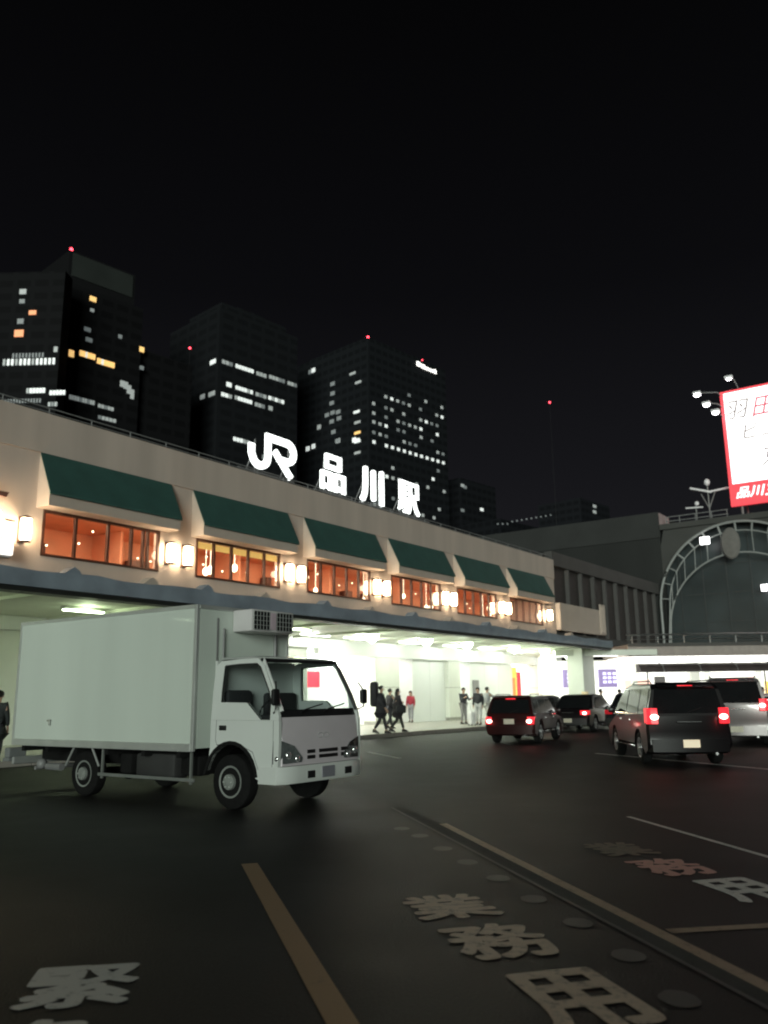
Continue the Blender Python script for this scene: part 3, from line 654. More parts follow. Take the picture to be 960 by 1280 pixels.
# ------------------------------------------------------------------ towers
def tower_mat(name, base, fl=3.0, colw=3.2, amp=.35):
    M = bpy.data.materials.new(name); M.use_nodes = True; nt = M.node_tree; b = nt.nodes['Principled BSDF']; b.inputs['Roughness'].default_value = .7; b.inputs['Specular IOR Level'].default_value = .06
    tc = nt.nodes.new('ShaderNodeTexCoord'); sx = nt.nodes.new('ShaderNodeSeparateXYZ'); nt.links.new(tc.outputs['Object'], sx.inputs[0])
    def band(sock, per, duty):
        a = nt.nodes.new('ShaderNodeMath'); a.operation = 'DIVIDE'; a.inputs[1].default_value = per; nt.links.new(sock, a.inputs[0])
        f = nt.nodes.new('ShaderNodeMath'); f.operation = 'FRACT'; nt.links.new(a.outputs[0], f.inputs[0])
        g = nt.nodes.new('ShaderNodeMath'); g.operation = 'GREATER_THAN'; g.inputs[1].default_value = duty; nt.links.new(f.outputs[0], g.inputs[0]); return g
    z = band(sx.outputs['Z'], fl, .5)
    ad = nt.nodes.new('ShaderNodeMath'); ad.operation = 'ADD'; nt.links.new(sx.outputs['X'], ad.inputs[0]); nt.links.new(sx.outputs['Y'], ad.inputs[1])
    x = band(ad.outputs[0], colw, .25)
    mu = nt.nodes.new('ShaderNodeMath'); mu.operation = 'MULTIPLY'; nt.links.new(z.outputs[0], mu.inputs[0]); nt.links.new(x.outputs[0], mu.inputs[1])
    mx = nt.nodes.new('ShaderNodeMix'); mx.data_type = 'RGBA'; nt.links.new(mu.outputs[0], mx.inputs['Factor'])
    mx.inputs['A'].default_value = (*base, 1); mx.inputs['B'].default_value = (*[c*(1-amp) for c in base], 1)
    nt.links.new(mx.outputs['Result'], b.inputs['Base Color']); return M
LW = [mat('window_light_dim', (.3, .3, .3), .5, emit=(.7, .85, .9), es=.08), mat('window_light_mid', (.5, .5, .5), .5, emit=(.85, .95, .92), es=.17), mat('window_light_bright', (.9, .9, .9), .5, emit=(.93, 1, .96), es=.6),
      mat('window_light_amber', (.9, .6, .2), .5, emit=(1, .60, .22), es=.9), mat('window_light_orange', (.9, .4, .2), .5, emit=(1, .36, .16), es=.7)]
class Tower:
    def __init__(t, name, label, px, ytop, Z, az, wR, wL, M, cat='tower'):
        r = ray(px, ytop); c = CAMP + r*(Z/r.y); t.h = c.z; t.c = Vector((c.x, c.y, 0)); t.rot = math.pi/2 - R(az)
        t.o = thing(name, label, cat, None, world=t.c, rot=t.rot); t.inv = Matrix.Rotation(-t.rot, 3, 'Z')
        MB().box(0, wR, 0, wL, -1, t.h).build('wall', M, t.o, 0)
        t.stuff = {}; t.M = M
    def loc(t, x, y, face):
        o = t.inv @ (CAMP - t.c); d = t.inv @ ray(x, y)
        k = (-o.y/d.y) if face == 'R' else (-o.x/d.x); p = o + d*k; return (p.x if face == 'R' else p.y), p.z
    def win(t, face, a, z, w, h, k, stuff=False):
        if stuff: q = t.stuff.setdefault(k, MB())
        else: q = MB()
        if face == 'R': q.box(a-w/2, a+w/2, -.22, .02, z-h/2, z+h/2)
        else: q.box(-.22, .02, a-w/2, a+w/2, z-h/2, z+h/2)
        if not stuff: q.build('window', LW[k], t.o, 0)
    def wpx(t, face, x, y, w, h, k, stuff=False):
        a, z = t.loc(x, y, face); t.win(face, a, z, w, h, k, stuff)
    def flush(t):
        for k, q in t.stuff.items(): o = q.build('window', LW[k], t.o, 0); o['kind'] = 'stuff'
rnd = random.Random(5)
# right tower
T3 = Tower('office_tower', 'dark office tower with rows of small lit windows and a white company sign', 460, 422, 250, 43, 39, 34, tower_mat('tower_skin_right', (.014, .0155, .018), 3.0, 3.0))
rows = [(477, 9), (490, 11), (504, 10), (516, 7), (527, 9), (540, 10), (552, 12), (565, 7), (578, 5), (591, 7), (604, 6), (617, 9), (630, 5)]
cnt = 0
for j, (y0, nn) in enumerate(rows):
    a0, z0 = T3.loc(465, y0, 'R')
    for i in range(13):
        a = 2.2 + i*2.85
        p = .94 if y0 == 552 else (.62 if y0 < 545 else .35)
        if j in (0,) and i > 9: p = .2
        if rnd.random() < p:
            k = 2 if (y0 == 552 or rnd.random() < .18) else (1 if rnd.random() < .6 else 0)
            stf = not (k >= 1 and cnt < 92); cnt += (not stf)
            T3.win('R', a, z0, 1.15, 1.0, k, stf)
for (x, y) in [(416,480),(416,492),(415,504),(409,519),(416,516),(423,515),(415,527),(422,551),(424,523),(417,540)]: T3.wpx('L', x, y, 1.9, 1.3, 0, True)
for (x, y, k) in [(392,463,2),(388,465,0),(385,561,2),(392,558,2),(443,550,2),(423,551,1),(399,534,1)]: T3.wpx('L', x, y, 1.6, 1.5, k, True)
for (x, y, k) in [(446,550,2),(447,552,2),(446,515,2),(447,528,1),(447,566,1),(447,541,3),(448,478,1),(441,467,1)]: T3.wpx('L', x, y, 2.6, .8, k, True)
T3.flush()
a, z = T3.loc(532, 460, 'R')
E_ms = mat('company_sign_glow', (1, 1, 1), .5, emit=(1, .97, .9), es=2.0)
q = MB()
for i, (dx, dz) in enumerate(((0, 0), (.85, 0), (0, .85), (.85, .85))): q.box(a-4.9+dx, a-4.15+dx, -.4, -.2, z-.6+dz, z+.15+dz)
q.build('company_emblem', E_ms, T3.o, 0)
textmesh('Microsoft', 2.1, .12, .05, Matrix.Translation((a+1.4, -.3, z)) @ STAND, E_ms, 'company_lettering', T3.o)
q = MB(); q.box(3, 36, 3, 31, T3.h, T3.h+2.2); q.build('roof_plant', T3.M, T3.o, 0)
q = MB(); q.sphere((.6, .6, T3.h+.5), .42); q.build('beacon', E_red, T3.o); q = MB(); q.box(.5, .7, .5, .7, T3.h, T3.h+.3); q.build('beacon_post', blackm, T3.o, 0)
q = MB(); q.sphere((a-1.5, .2, T3.h+.3), .25); q.build('beacon', E_red, T3.o)
# middle tower
T2 = Tower('office_tower', 'broad dark office tower with a few bright strips of lit windows, behind the JR letters', 275, 384, 220, 43, 29, 25, tower_mat('tower_skin_middle', (.013, .014, .016), 3.2, 5.0, .25))
q = MB(); q.box(2, 26, 2, 18, T2.h, T2.h+3.0); q.box(10, 20, 5, 12, T2.h+3.0, T2.h+5.2); q.build('roof_plant', T2.M, T2.o, 0)
def strp(T, face, x0, y0, x1, y1, n, k=2, h=1.3, gap=.25):
    if n > 1: n = round(n*1.6); h *= .85
    a0, z0 = T.loc(x0, y0, face); a1, z1 = T.loc(x1, y1, face); z = (z0+z1)/2
    for i in range(n):
        a = a0 + (a1-a0)*(i+.5)/n; kk = k if rnd.random() < .75 else max(0, k-1)
        T.win(face, a, z + (z1-z0)*0, abs(a1-a0)/n*(1-gap), h, kk)
strp(T2, 'R', 277, 451, 291, 457, 2, 1); strp(T2, 'R', 294, 456, 317, 466, 4); strp(T2, 'R', 320, 466, 333, 471, 2, 1); strp(T2, 'R', 336, 471, 356, 477, 3, 1); strp(T2, 'R', 359, 478, 371, 483, 2, 1)
strp(T2, 'R', 282, 479, 290, 483, 1, 2); strp(T2, 'R', 294, 484, 316, 491, 4, 2); strp(T2, 'R', 319, 492, 333, 497, 2, 1); strp(T2, 'R', 335, 496, 355, 504, 3, 2)
strp(T2, 'R', 276, 492, 290, 497, 2, 2); strp(T2, 'R', 293, 496, 315, 504, 4, 2); strp(T2, 'R', 318, 505, 331, 509, 2, 1); strp(T2, 'R', 335, 509, 341, 512, 1, 1)
strp(T2, 'L', 262, 455, 271, 450, 1, 2); strp(T2, 'L', 250, 498, 257, 494, 1, 2); strp(T2, 'L', 260, 494, 270, 491, 1, 2)
strp(T2, 'R', 291, 548, 312, 554, 3, 2); strp(T2, 'R', 327, 571, 331, 572, 1, 0); strp(T2, 'R', 344, 574, 352, 577, 1, 2)
# left tower
T1 = Tower('office_tower', 'dark tower at far left with a grey crown panel and amber windows', 84, 352, 180, 43, 20, 40, tower_mat('tower_skin_left', (.0095, .0095, .0105), 3.1, 4.0, .3))
crown = mat('crown_panel_grey', (.028, .032, .030), .6, spec=.2, var=.2, nscale=.1)
q = MB(); q.box(.2, 17.5, .2, 16, T1.h, T1.h+8.3); q.build('crown', mat('crown_wall', (.011, .011, .012), .7, spec=.06), T1.o, 0)
q = MB(); q.box(1.0, 16.8, -.02, .18, T1.h+2, T1.h+7.8); q.build('crown_panel', crown, T1.o, 0)
q = MB(); q.box(20.02, 36, 1.5, 38, -1, T1.h-10); q.build('lower_wing', T1.M, T1.o, 0)
q = MB(); q.sphere((.6, .4, T1.h+8.7), .4); q.build('beacon', E_red, T1.o)
q = MB(); q.sphere((35.5, 2.2, T1.h-5), .3); q.build('beacon', E_red, T1.o); q = MB(); q.tube([(35.5, 2.2, T1.h-10), (35.5, 2.2, T1.h-5.3)], .07, 5); q.build('beacon_post', blackm, T1.o)
T0 = Tower('office_tower', 'black slab tower cut by the left edge, with rows of bright white windows', -70, 343, 172, 92, 27.6, 4, T1.M)
for (f, x, y, w, h, k) in [('L',24,417,2.0,1.6,4),('L',29,365,1.5,1.2,1),('L',28,377,1.2,1,0),('L',41,391,1.6,1,4),('L',26,402,1.4,1.2,0),('R',116,374,1.6,1.2,3),('R',115,388,.9,.8,1),('R',109,412,1.6,1,0),('R',111,425,1.6,1,0),
                           ('R',89,442,1.2,1.6,3),('L',70,437,.8,1.2,1)]: (T0 if f == 'L' else T1).wpx('R', x, y, w, h, k)
strp(T0, 'R', 3, 453, 70, 452, 8, 2, 1.7, .45); strp(T0, 'R', 15, 445, 56, 444, 6, 0, 1.2, .5)
strp(T1, 'R', 99, 441, 119, 447, 5, 3, 1.6); strp(T1, 'R', 121, 449, 143, 459, 5, 3, 1.6)
strp(T0, 'R', 33, 488, 57, 489, 4, 2, 1.3); strp(T0, 'R', 62, 490, 82, 492, 3, 2, 1.2); strp(T1, 'R', 86, 495, 118, 505, 6, 1, 1.2); strp(T1, 'R', 122, 507, 142, 512, 3, 1, 1.0)
strp(T0, 'R', 2, 500, 52, 503, 9, 0, 1.1, .5); strp(T0, 'R', 60, 504, 72, 507, 2, 1, 1.1); strp(T1, 'R', 122, 521, 145, 527, 3, 1, 1.0)
def slant(T, pts, k): pass
# small window lights on the lower wing front
for (x, y, w, h, k) in [(177, 437, 1.2, 1.3, 3), (177, 460, 1, 1, 0), (150, 421, .9, 1, 0), (153, 480, 1.2, 1.6, 1), (157, 482, 1.0, 1.8, 1), (161, 487, 1.0, 2.2, 1), (165, 493, .9, 2.4, 1)]:
    a, z = T1.loc(x, y, 'R'); q = MB(); yy = 1.28 if a > 20.5 else -.22; q.box(a-w/2, a+w/2, yy, yy+.24, z-h/2, z+h/2); q.build('window', LW[k], T1.o, 0)
# faint far blocks
T4 = Tower('office_tower', 'faint low dark block right of the tower with the white company sign', 575, 597, 300, 43, 22, 20, tower_mat('tower_skin_far', (.013, .014, .0165)))
for (x, y, k) in [(578, 607, 1), (581, 609, 0), (578, 638, 0), (602, 637, 2)]: T4.wpx('R', x, y, 1.8, 1.1, k)
T5 = Tower('office_tower', 'faint distant dark tower with two small lights, left of the arched hall', 725, 622, 330, 43, 24, 20, tower_mat('tower_skin_faint', (.014, .015, .018)))
for (x, y, k) in [(743, 633, 1), (743, 640, 1)]: T5.wpx('R', x, y, 2.4, 1.2, k)
T6 = Tower('office_tower', 'low distant dark block with a dotted line of lights above the station roof end', 625, 648, 280, 43, 60, 20, tower_mat('tower_skin_low', (.012, .013, .0155)))
for i in range(12):
    x = 622+i*6; T6.wpx('R', x, 655 - abs(i-3)*-0 - (i*1.0 if i > 2 else 0), .6, .5, 0)
# distant aircraft-warning mast with red light
ms = thing('radio_mast', 'thin distant mast with a single red beacon in the black sky', 'mast', None, world=None or (CAMP + ray(687, 503)*(320/ray(687, 503).y)).xy.to_3d())
zt = (CAMP + ray(687, 503)*(320/ray(687, 503).y)).z
q = MB(); q.tube([(0, 0, 0), (0, 0, zt-.4)], [.22, .04], 6); q.build('pole', mat('mast_dark', (.01, .01, .012), .8), ms)
q = MB(); q.sphere((0, 0, zt), .42); q.build('beacon', E_red, ms)

# ------------------------------------------------------------------ vehicles
def wheel(parent, c, r, w, side, rimM, spokes=5, rimr=.62, flat=False):
    """c = centre, axis along local y, side=-1 outer face towards -y"""
    x, y, z = c
    q = MB(); q.lathe([(r*.55, -w/2), (r*.9, -w/2), (r*.985, -w*.38), (r, -w*.2), (r, w*.2), (r*.985, w*.38), (r*.9, w/2), (r*.55, w/2)], c, 'y', 28)
    t = q.build('wheel', rubber, parent, 40)
    q = MB(); yo = y + side*w/2*.8
    q.lathe([(r*rimr, 0), (r*rimr*.98, side*w*.13), (r*rimr*.86, side*w*.10), (r*rimr*.80, -side*.02), (.02, -side*.02)], (x, yo, z), 'y', 24)
    hq = MB()
    if flat:
        q.lathe([(r*.30, 0), (r*.28, side*.06), (r*.12, side*.075), (.01, side*.075)], (x, yo, z), 'y', 18)
        for k in range(6):
            a = math.pi*k/3 + .4; hq.lathe([(r*.085, 0), (r*.085, side*.008), (.004, side*.008)], (x+r*.42*math.cos(a), yo-side*.019, z+r*.42*math.sin(a)), 'y', 10)
        for k in range(6):
            a = math.pi*k/3; q.sphere((x+r*.2*math.cos(a), yo+side*.075, z+r*.2*math.sin(a)), .016, u=6, v=4)
    else:
        for k in range(spokes):
            a = 2*math.pi*k/spokes + .3; ca, sa = math.cos(a), math.sin(a)
            p = [(x+r*.1*ca-sa*.03, z+r*.1*sa+ca*.03), (x+r*rimr*.86*ca-sa*.035, z+r*rimr*.86*sa+ca*.035), (x+r*rimr*.86*ca+sa*.035, z+r*rimr*.86*sa-ca*.035), (x+r*.1*ca+sa*.03, z+r*.1*sa-ca*.03)]
            q.prism(p, yo-side*.005, yo+side*(.03+.001*k))
        q.lathe([(r*.17, 0), (r*.16, side*.045), (.01, side*.05)], (x, yo, z), 'y', 14)
    q.build('rim', rimM, t, 40)
    if hq.v: o_ = hq.build('hand_hole', und, t, 0); o_['kind'] = 'stuff' if False else 'part'; del o_['kind']
    return t
rimM = mat('alloy_rim', (.45, .45, .46), .3, .8, var=.12, nscale=9)
truckrim = mat('steel_wheel', (.30, .32, .30), .45, .3, var=.15, nscale=9)
chrome = mat('chrome', (.7, .7, .7), .12, 1.0, var=.04)
dglass = mat('dark_car_glass', (.010, .011, .012), .06, 0, var=.1, spec=.4)
plateM = mat('licence_plate', (.55, .52, .42), .5, var=.1, nscale=10)
plateLit = mat('licence_plate_lit', (.8, .7, .5), .5, emit=(1, .82, .6), es=.35)
E_tail = mat('tail_lamp_glow', (.6, .02, .03), .3, emit=(1, .03, .045), es=1.2)
E_tailh = mat('tail_lamp_core', (1, .5, .5), .3, emit=(1, .50, .42), es=10.0)
tailoff = mat('tail_lamp_lens', (.35, .01, .015), .15, coat=.6, emit=(1, .03, .05), es=.22)
# ---- the truck: local x forward, y = from near side (0) to far side (w); z up
TP = Vector((-2.182, 12.178, 0)); TYAW = R(-35.5)
tk = thing('box_truck', 'white box truck with roof-high cargo box and cab facing right, parked across the road', 'truck', None, world=TP, rot=TYAW)
tw = mat('truck_white_paint', (.66, .69, .66), .34, var=.03, nscale=1.2, coat=.3)
bw = mat('cargo_box_panel', (.60, .66, .60), .42, var=.09, nscale=.6, coat=.15, streak=True)
bt = mat('aluminium_trim', (.62, .64, .62), .32, .6, var=.08)
pink_lit = mat('cab_front_pink_lit', (.60, .55, .58), .34, var=.04, coat=.3)  # white cab front with the pinkish light on it put into the colour
und = mat('chassis_black', (.010, .010, .010), .8, var=.3, spec=.15)
glassc = glassmat('truck_glass')
CW = 1.80   # cab width
# cargo box
y0b, y1b = -.10, 1.92
q = MB(); q.box(-5.30, -.68, y0b+.012, y1b-.012, .80, 2.86); cb_ = q.build('cargo_box', bw, tk, 0)
q = MB()
for (a, b) in ((-5.31, -5.25), (-.735, -.672)):
    q.box(a, b, y0b, y0b+.05, .76, 2.88, .008); q.box(a, b, y1b-.05, y1b, .76, 2.88, .008)
q.box(-5.249, -.736, y0b, y0b+.04, 2.825, 2.88); q.box(-5.249, -.736, y1b-.04, y1b, 2.825, 2.88)
q.box(-.72, -.665, y0b+.051, y1b-.051, 2.82, 2.878); q.box(-5.31, -5.26, y0b+.051, y1b-.051, 2.82, 2.878)
q.build('edge_trim', bt, cb_, 0)
q = MB(); q.box(-5.249, -.736, y0b-.004, y0b+.04, .755, .87, .008); q.box(-5.249, -.736, y1b-.04, y1b+.004, .755, .87, .008); q.build('bottom_rail', bt, cb_, 0)
q = MB(); q.box(-4.28, -4.16, y0b-.02, y0b+.012, 1.16, 1.19, .008); q.box(-4.20, -4.17, y0b-.03, y0b-.019, 1.10, 1.2); q.build('latch', chrome, cb_, 0)
q = MB(); q.box(-.672, -.664, .3, .33, .9, 2.7); q.tube([(-.64, .42, .9), (-.64, .42, 2.55)], .015, 6); q.tube([(-.63, 1.55, 1.0), (-.63, 1.55, 2.55)], .025, 6); q.build('pipe', greyst, cb_)
for yy in (.0, .0): pass
for a, b, nm in ((.0, .89, 'rear_door'), (.93, 1.82, 'rear_door')):
    q = MB(); q.box(-5.335, -5.312, a, b, .9, 2.8, .008); d_ = q.build(nm, bw, cb_, 0)
    q = MB(); q.tube([(-5.36, (a+b)/2, .9), (-5.36, (a+b)/2, 2.8)], .018, 6); q.build('locking_bar', bt, d_)
# refrigerator unit
ac = MB(); ac.use(mat('reefer_case', (.60, .58, .58), .5, var=.06)); ac.box(-.67, -.26, .62, 1.58, 2.50, 2.84, .03); aco = ac.build('refrigerator_unit', None, tk, 40)
for g0 in (.66, 1.17):
    q = MB(); q.box(-.262, -.252, g0, g0+.35, 2.53, 2.81); q.build('grille_recess', und, aco, 0); q = MB()
    for i in range(6): q.box(-.252, -.244, g0+.35*i/5-.005, g0+.35*i/5+.005, 2.53, 2.81)
    for i in range(5): q.box(-.2515, -.2435, g0, g0+.35, 2.53+.28*i/4-.004, 2.53+.28*i/4+.004)
    q.build('grille', bt, aco, 0)
q = MB(); q.box(-.258, -.245, 1.03, 1.15, 2.54, 2.80, .004); q.build('unit_badge', mat('pinkish_plastic', (.5, .4, .45), .5), aco, 0)
# chassis
q = MB(); q.box(-5.2, .6, .45, .55, .48, .66); q.box(-5.2, .6, 1.3, 1.4, .48, .66)
for x in (-5.1, -4.4, -3.6, -2.8, -1.9, -1.1): q.box(x, x+.08, -.02, 1.84, .66, .752)
q.tube([(-3.32, .1, .36), (-3.32, 1.75, .36)], .06, 8); q.tube([(0, .1, .37), (0, 1.7, .37)], .05, 8); q.sphere((-3.32, .9, .36), .17)
q.build('chassis', und, tk, 30)
q = MB(); q.box(-2.2, -1.3, .12, .42, .34, .70, .05); q.build('fuel_tank', mat('tank_grey', (.035, .035, .035), .6), tk, 30)
q = MB(); q.box(-2.55, -2.28, .1, .4, .38, .68, .03); q.build('battery_box', und, tk, 30); q = MB(); q.box(-1.2, -.8, .15, .4, .40, .68, .03); q.build('air_tank', und, tk, 30)
sgm = mat('guard_grey', (.16, .17, .16), .5)
q = MB(); q.box(-2.92, -.70, -.04, -.005, .335, .385, .01); q.build('side_guard', sgm, tk, 0)
for x in (-2.85, -.80): q = MB(); q.box(x, x+.035, -.03, .0, .30, .76); q.build('side_guard_post', sgm, tk, 0)
q = MB(); q.tube([(-2.90, -.03, .48), (-3.10, -.03, .755)], .018, 6); q.build('mudguard_stay', bt, tk)
q = MB(); q.tube([(-3.78, -.03, .46), (-3.58, -.03, .755)], .018, 6); q.build('mudguard_stay', bt, tk)
q = MB(); q.tube([(-4.4, .05, .42), (-4.2, .05, .42), (-4.0, .05, .42)], .06, 8); q.sphere((-4.65, .1, .45), .09); q.tube([(-5.0, .2, .36), (-5.0, 1.6, .36)], .035, 8); q.build('exhaust_pipe', greyst, tk)
q = MB(); q.box(-5.42, -5.36, .0, 1.82, .42, .55, .02); q.build('rear_bumper', bt, tk, 0)
q = MB(); q.box(-5.62, -5.43, -.05, 1.87, .47, .53, .012); q.box(-5.60, -5.45, -.04, .30, .53, .70, .02); q.build('tail_lift', mat('tail_lift_grey', (.18, .19, .19), .5), tk, 0)
wheel(tk, (0, .11, .37), .37, .21, -1, truckrim, flat=True, rimr=.60)
wheel(tk, (0, 1.66, .37), .37, .21, 1, truckrim, flat=True, rimr=.60)
wheel(tk, (-3.32, .10, .35), .35, .21, -1, truckrim, flat=True, rimr=.60)
wheel(tk, (-3.32, 1.72, .35), .35, .21, 1, truckrim, flat=True, rimr=.60)
# cab shell
def shell_panel(outer, inner, f, th, outv):
    """ring panel between two outlines of equal length; f maps 2D -> 3D"""
    o3 = [Vector(f(p)) for p in outer]; i3 = [Vector(f(p)) for p in inner]; d = Vector(outv)*th; n = len(o3)
    vs = o3 + i3 + [v+d for v in o3] + [v+d for v in i3]; fs = []
    for i in range(n):
        j = (i+1) % n
        fs += [[i, j, n+j, n+i], [2*n+i, 3*n+i, 3*n+j, 2*n+j], [i, 2*n+i, 2*n+j, j], [n+i, n+j, 3*n+j, 3*n+i]]
    return vs, fs
# tumblehome: y offset grows with height above belt
def ty(z): return max(0, z-1.15)*.07
arch = [(.48*math.cos(R(a)), .37+.50*math.sin(R(a))) for a in range(8, 165, 12)]
lower_pts = [(.88, .42), (.52, .42)] + arch[0:] + [(-.42, .84), (-.42, 1.20), (.90, 1.20), (.905, .9)]
cabw = MB(); cabw.use(tw)
for side in (0, 1):
    ys = (0.0, .05) if side == 0 else (CW-.05, CW)
    cabw.prism(lower_pts, ys[0], ys[1], 'y')
    # upper side frame with window opening
    outer = [(-.42, 1.202), (-.42, 1.60), (-.40, 1.95), (-.30, 2.03), (.10, 2.05), (.44, 2.05), (.56, 1.95), (.78, 1.55), (.89, 1.26), (.89, 1.202), (.50, 1.202), (0, 1.202)]
    inner = [(-.24, 1.45), (-.24, 1.60), (-.22, 1.95), (-.20, 1.97), (.10, 1.985), (.42, 1.985), (.50, 1.93), (.70, 1.58), (.735, 1.45), (.73, 1.21), (.56, 1.21), (.28, 1.44)]
    sg_ = 1 if side == 0 else -1; yb = 0 if side == 0 else CW
    f = lambda p: (p[0], yb + sg_*ty(p[1]), p[1])
    vs, fs = shell_panel(outer, inner, f, .045, (0, sg_, 0)); cabw.add(vs, fs)
# roof, back wall
cabw.loft([[(x, y, z) for (y, z) in ((.064, 2.052), (.12, 2.085), (.3, 2.10), (CW-.3, 2.10), (CW-.12, 2.085), (CW-.064, 2.052), (CW-.2, 2.045), (.2, 2.045))] for x in (-.36, -.2, .25)] + [[(.47, y, z-.012) for (y, z) in ((.064, 2.052), (.12, 2.075), (.3, 2.085), (CW-.3, 2.085), (CW-.12, 2.075), (CW-.064, 2.052), (CW-.2, 2.035), (.2, 2.035))]])
cabw.box(-.42, -.38, .06, CW-.06, .80, 2.04)
cab = cabw.build('cab', None, tk, 40)
# front panel
fp = MB(); fp.use(pink_lit)
sec = lambda dx, z: [(.80+dx-.0, .02, z), (.885+dx, .07, z), (.905+dx, .25, z), (.915+dx, CW/2, z), (.905+dx, CW-.25, z), (.885+dx, CW-.07, z), (.80+dx, CW-.02, z), (.80+dx-.04, CW-.07, z), (.86+dx-.04, CW-.2, z), (.86+dx-.04, .2, z), (.80+dx-.04, .07, z)]
fp.loft([sec(.02, .60), sec(.02, .75), sec(.015, .95), sec(0, 1.13), sec(-.02, 1.24)])
fo = fp.build('front_panel', None, cab, 50)
ck = MB(); ck.loft([[(p[0]-.005, p[1], p[2]) for p in sec(-.02, 1.242)], sec(-.06, 1.34)]); ck.build('cowl_panel', blackm, cab, 50)
# windscreen
ws_b = [(.865, .09, 1.335), (.875, CW/2, 1.335), (.865, CW-.09, 1.335)]; ws_t = [(.49, .10, 2.03), (.50, CW/2, 2.035), (.49, CW-.10, 2.03)]
q = MB(); q.add(ws_b+ws_t, [[0, 1, 4, 3], [1, 2, 5, 4]]); q.build('windscreen', glassc, cab, 60)
q = MB(); q.box(.47, .515, .07, CW-.07, 2.0, 2.05, .01); q.build('windscreen_header', blackm, cab, 0)
for yy in (.075, CW-.075):
    q = MB(); q.tube([(.885, yy, 1.32), (.70, yy+(.01 if yy < 1 else -.01), 1.68), (.49, yy+(.03 if yy < 1 else -.03), 2.04)], .028, 8); q.build('windscreen_pillar', tw if yy < 1 else blackm, cab)
for yy, y2 in ((.45, 1.0), (.95, 1.5)):
    q = MB(); q.tube([(.90, yy, 1.30), (.89, yy+.1, 1.34), (.83, y2, 1.41)], .010, 5); q.build('wiper', blackm, cab)
# side windows
wp = [(-.24, 1.45), (-.24, 1.60), (-.22, 1.95), (-.20, 1.97), (.10, 1.985), (.42, 1.985), (.50, 1.93), (.70, 1.58), (.735, 1.45), (.73, 1.21), (.56, 1.21), (.28, 1.44)]
for side in (0, 1):
    sg_ = 1 if side == 0 else -1; yb = 0 if side == 0 else CW
    q = MB(); q.add([(p[0], yb+sg_*(ty(p[1])+.02), p[1]) for p in wp], [list(range(12))]); wo = q.build('door_window', glassc, cab, 0)
    q = MB(); q.add(*shell_panel(wp, [(.25+(p[0]-.25)*.955, 1.6+(p[1]-1.6)*.955) for p in wp], (lambda p: (p[0], yb+sg_*ty(p[1])-sg_*.004, p[1])), .012, (0, sg_, 0))); q.build('window_seal', blackm, wo, 0)
    q = MB(); q.box(.19, .205, yb+sg_*(ty(1.6))-.01, yb+sg_*(ty(1.6))+.01, 1.47, 1.96) if False else None
# door outline, handle
for side in (0, 1):
    yb = -.003 if side == 0 else CW+.003
    dq = MB(); pth = [(-.30, 1.2), (-.31, .93), (-.28, .86), (.1, .90), (.42, .78), (.56, .50), (.78, .48), (.80, .9), (.80, 1.2)]
    pth3 = [(p[0], yb, p[1]) for p in pth]; dq.tube(pth3, .006, 4); do = dq.build('door', greyst, cab, 0)
    q = MB(); q.box(-.24, -.10, yb-.012, yb+.012, 1.06, 1.13, .01); q.build('handle', blackm, do)
q = MB(); q.prism(arch + [(-.50, .45), (-.53, .45)] + [(.53*math.cos(R(a)), .37+.55*math.sin(R(a))) for a in range(165, 7, -12)], -.012, .30); q.build('wheel_arch', und, cab, 30)
q = MB(); q.sphere((.70, -.004, .50), .03, sy=.4); q.build('side_marker', mat('amber_marker', (.5, .2, .03), .3), cab)
# headlights
hl = mat('headlamp_lens', (.10, .11, .11), .08, .2, coat=1.0, var=.3, nscale=20)
for sgn, y0 in ((1, 0), (-1, CW)):
    Y = lambda v: y0 + sgn*v
    q = MB()
    outl = [(.80, -.004, .93), (.80, -.004, .63), (.935, .10, .635), (.945, .42, .64), (.945, .44, .70), (.935, .28, .86), (.915, .06, .93)]
    back = [(p[0]-.06, p[1]+.03, p[2]) for p in outl]
    q.loft([[(p[0], Y(p[1]), p[2]) for p in outl], [(p[0], Y(p[1]), p[2]) for p in back]]); h_ = q.build('headlamp', hl, cab, 20)
    q = MB(); q.sphere((.935, Y(.17), .74), .05, sx=.5); q.sphere((.945, Y(.34), .69), .045, sx=.5); q.sphere((.86, Y(.0), .70), .035, sy=.5); q.build('reflector', mat('reflector_bowl', (.8, .8, .8), .1, 1.0, emit=(.9, 1, .9), es=.05), h_)
# grille slots
q = MB()
for (a, b) in ((.55, .72), (.80, 1.22), (1.30, 1.47)):
    for z in (.67, .745): q.box(.925, .938, a, b, z, z+.05, .012)
q.build('grille', blackm, fo, 0)
q = MB()
for c in (.84, .96):
    q.add([], []); q.tube([(.925, c+.06*math.cos(R(a)), .98+.035*math.sin(R(a))) for a in range(0, 361, 30)], .008, 5, False)
q.build('emblem', mat('emblem_silver', (.75, .75, .75), .3, .5), fo)
# bumper
bp_ = lambda z, k: [(.55, -.02, z), (.88*k, -.03, z), (.965*k, .08, z), (.985*k, .35, z), (.99*k, CW/2, z), (.985*k, CW-.35, z), (.965*k, CW-.08, z), (.88*k, CW+.03, z), (.55, CW+.02, z), (.6, CW-.06, z), (.86, CW-.1, z), (.86, .1, z), (.6, .06, z)]
q = MB(); q.loft([bp_(.37, .985), bp_(.41, 1), bp_(.56, 1), bp_(.595, .985)]); bu = q.build('bumper', tw, cab, 40)
q = MB()
for a in (.50, 1.32): q.box(.975, .992, a, a+.16, .42, .52, .02)
q.build('fog_lamp_recess', blackm, bu)
q = MB(); q.box(.985, 1.0, .80, 1.08, .41, .56, .01); q.build('licence_plate', mat('dim_plate', (.22, .22, .25), .5), bu, 0)
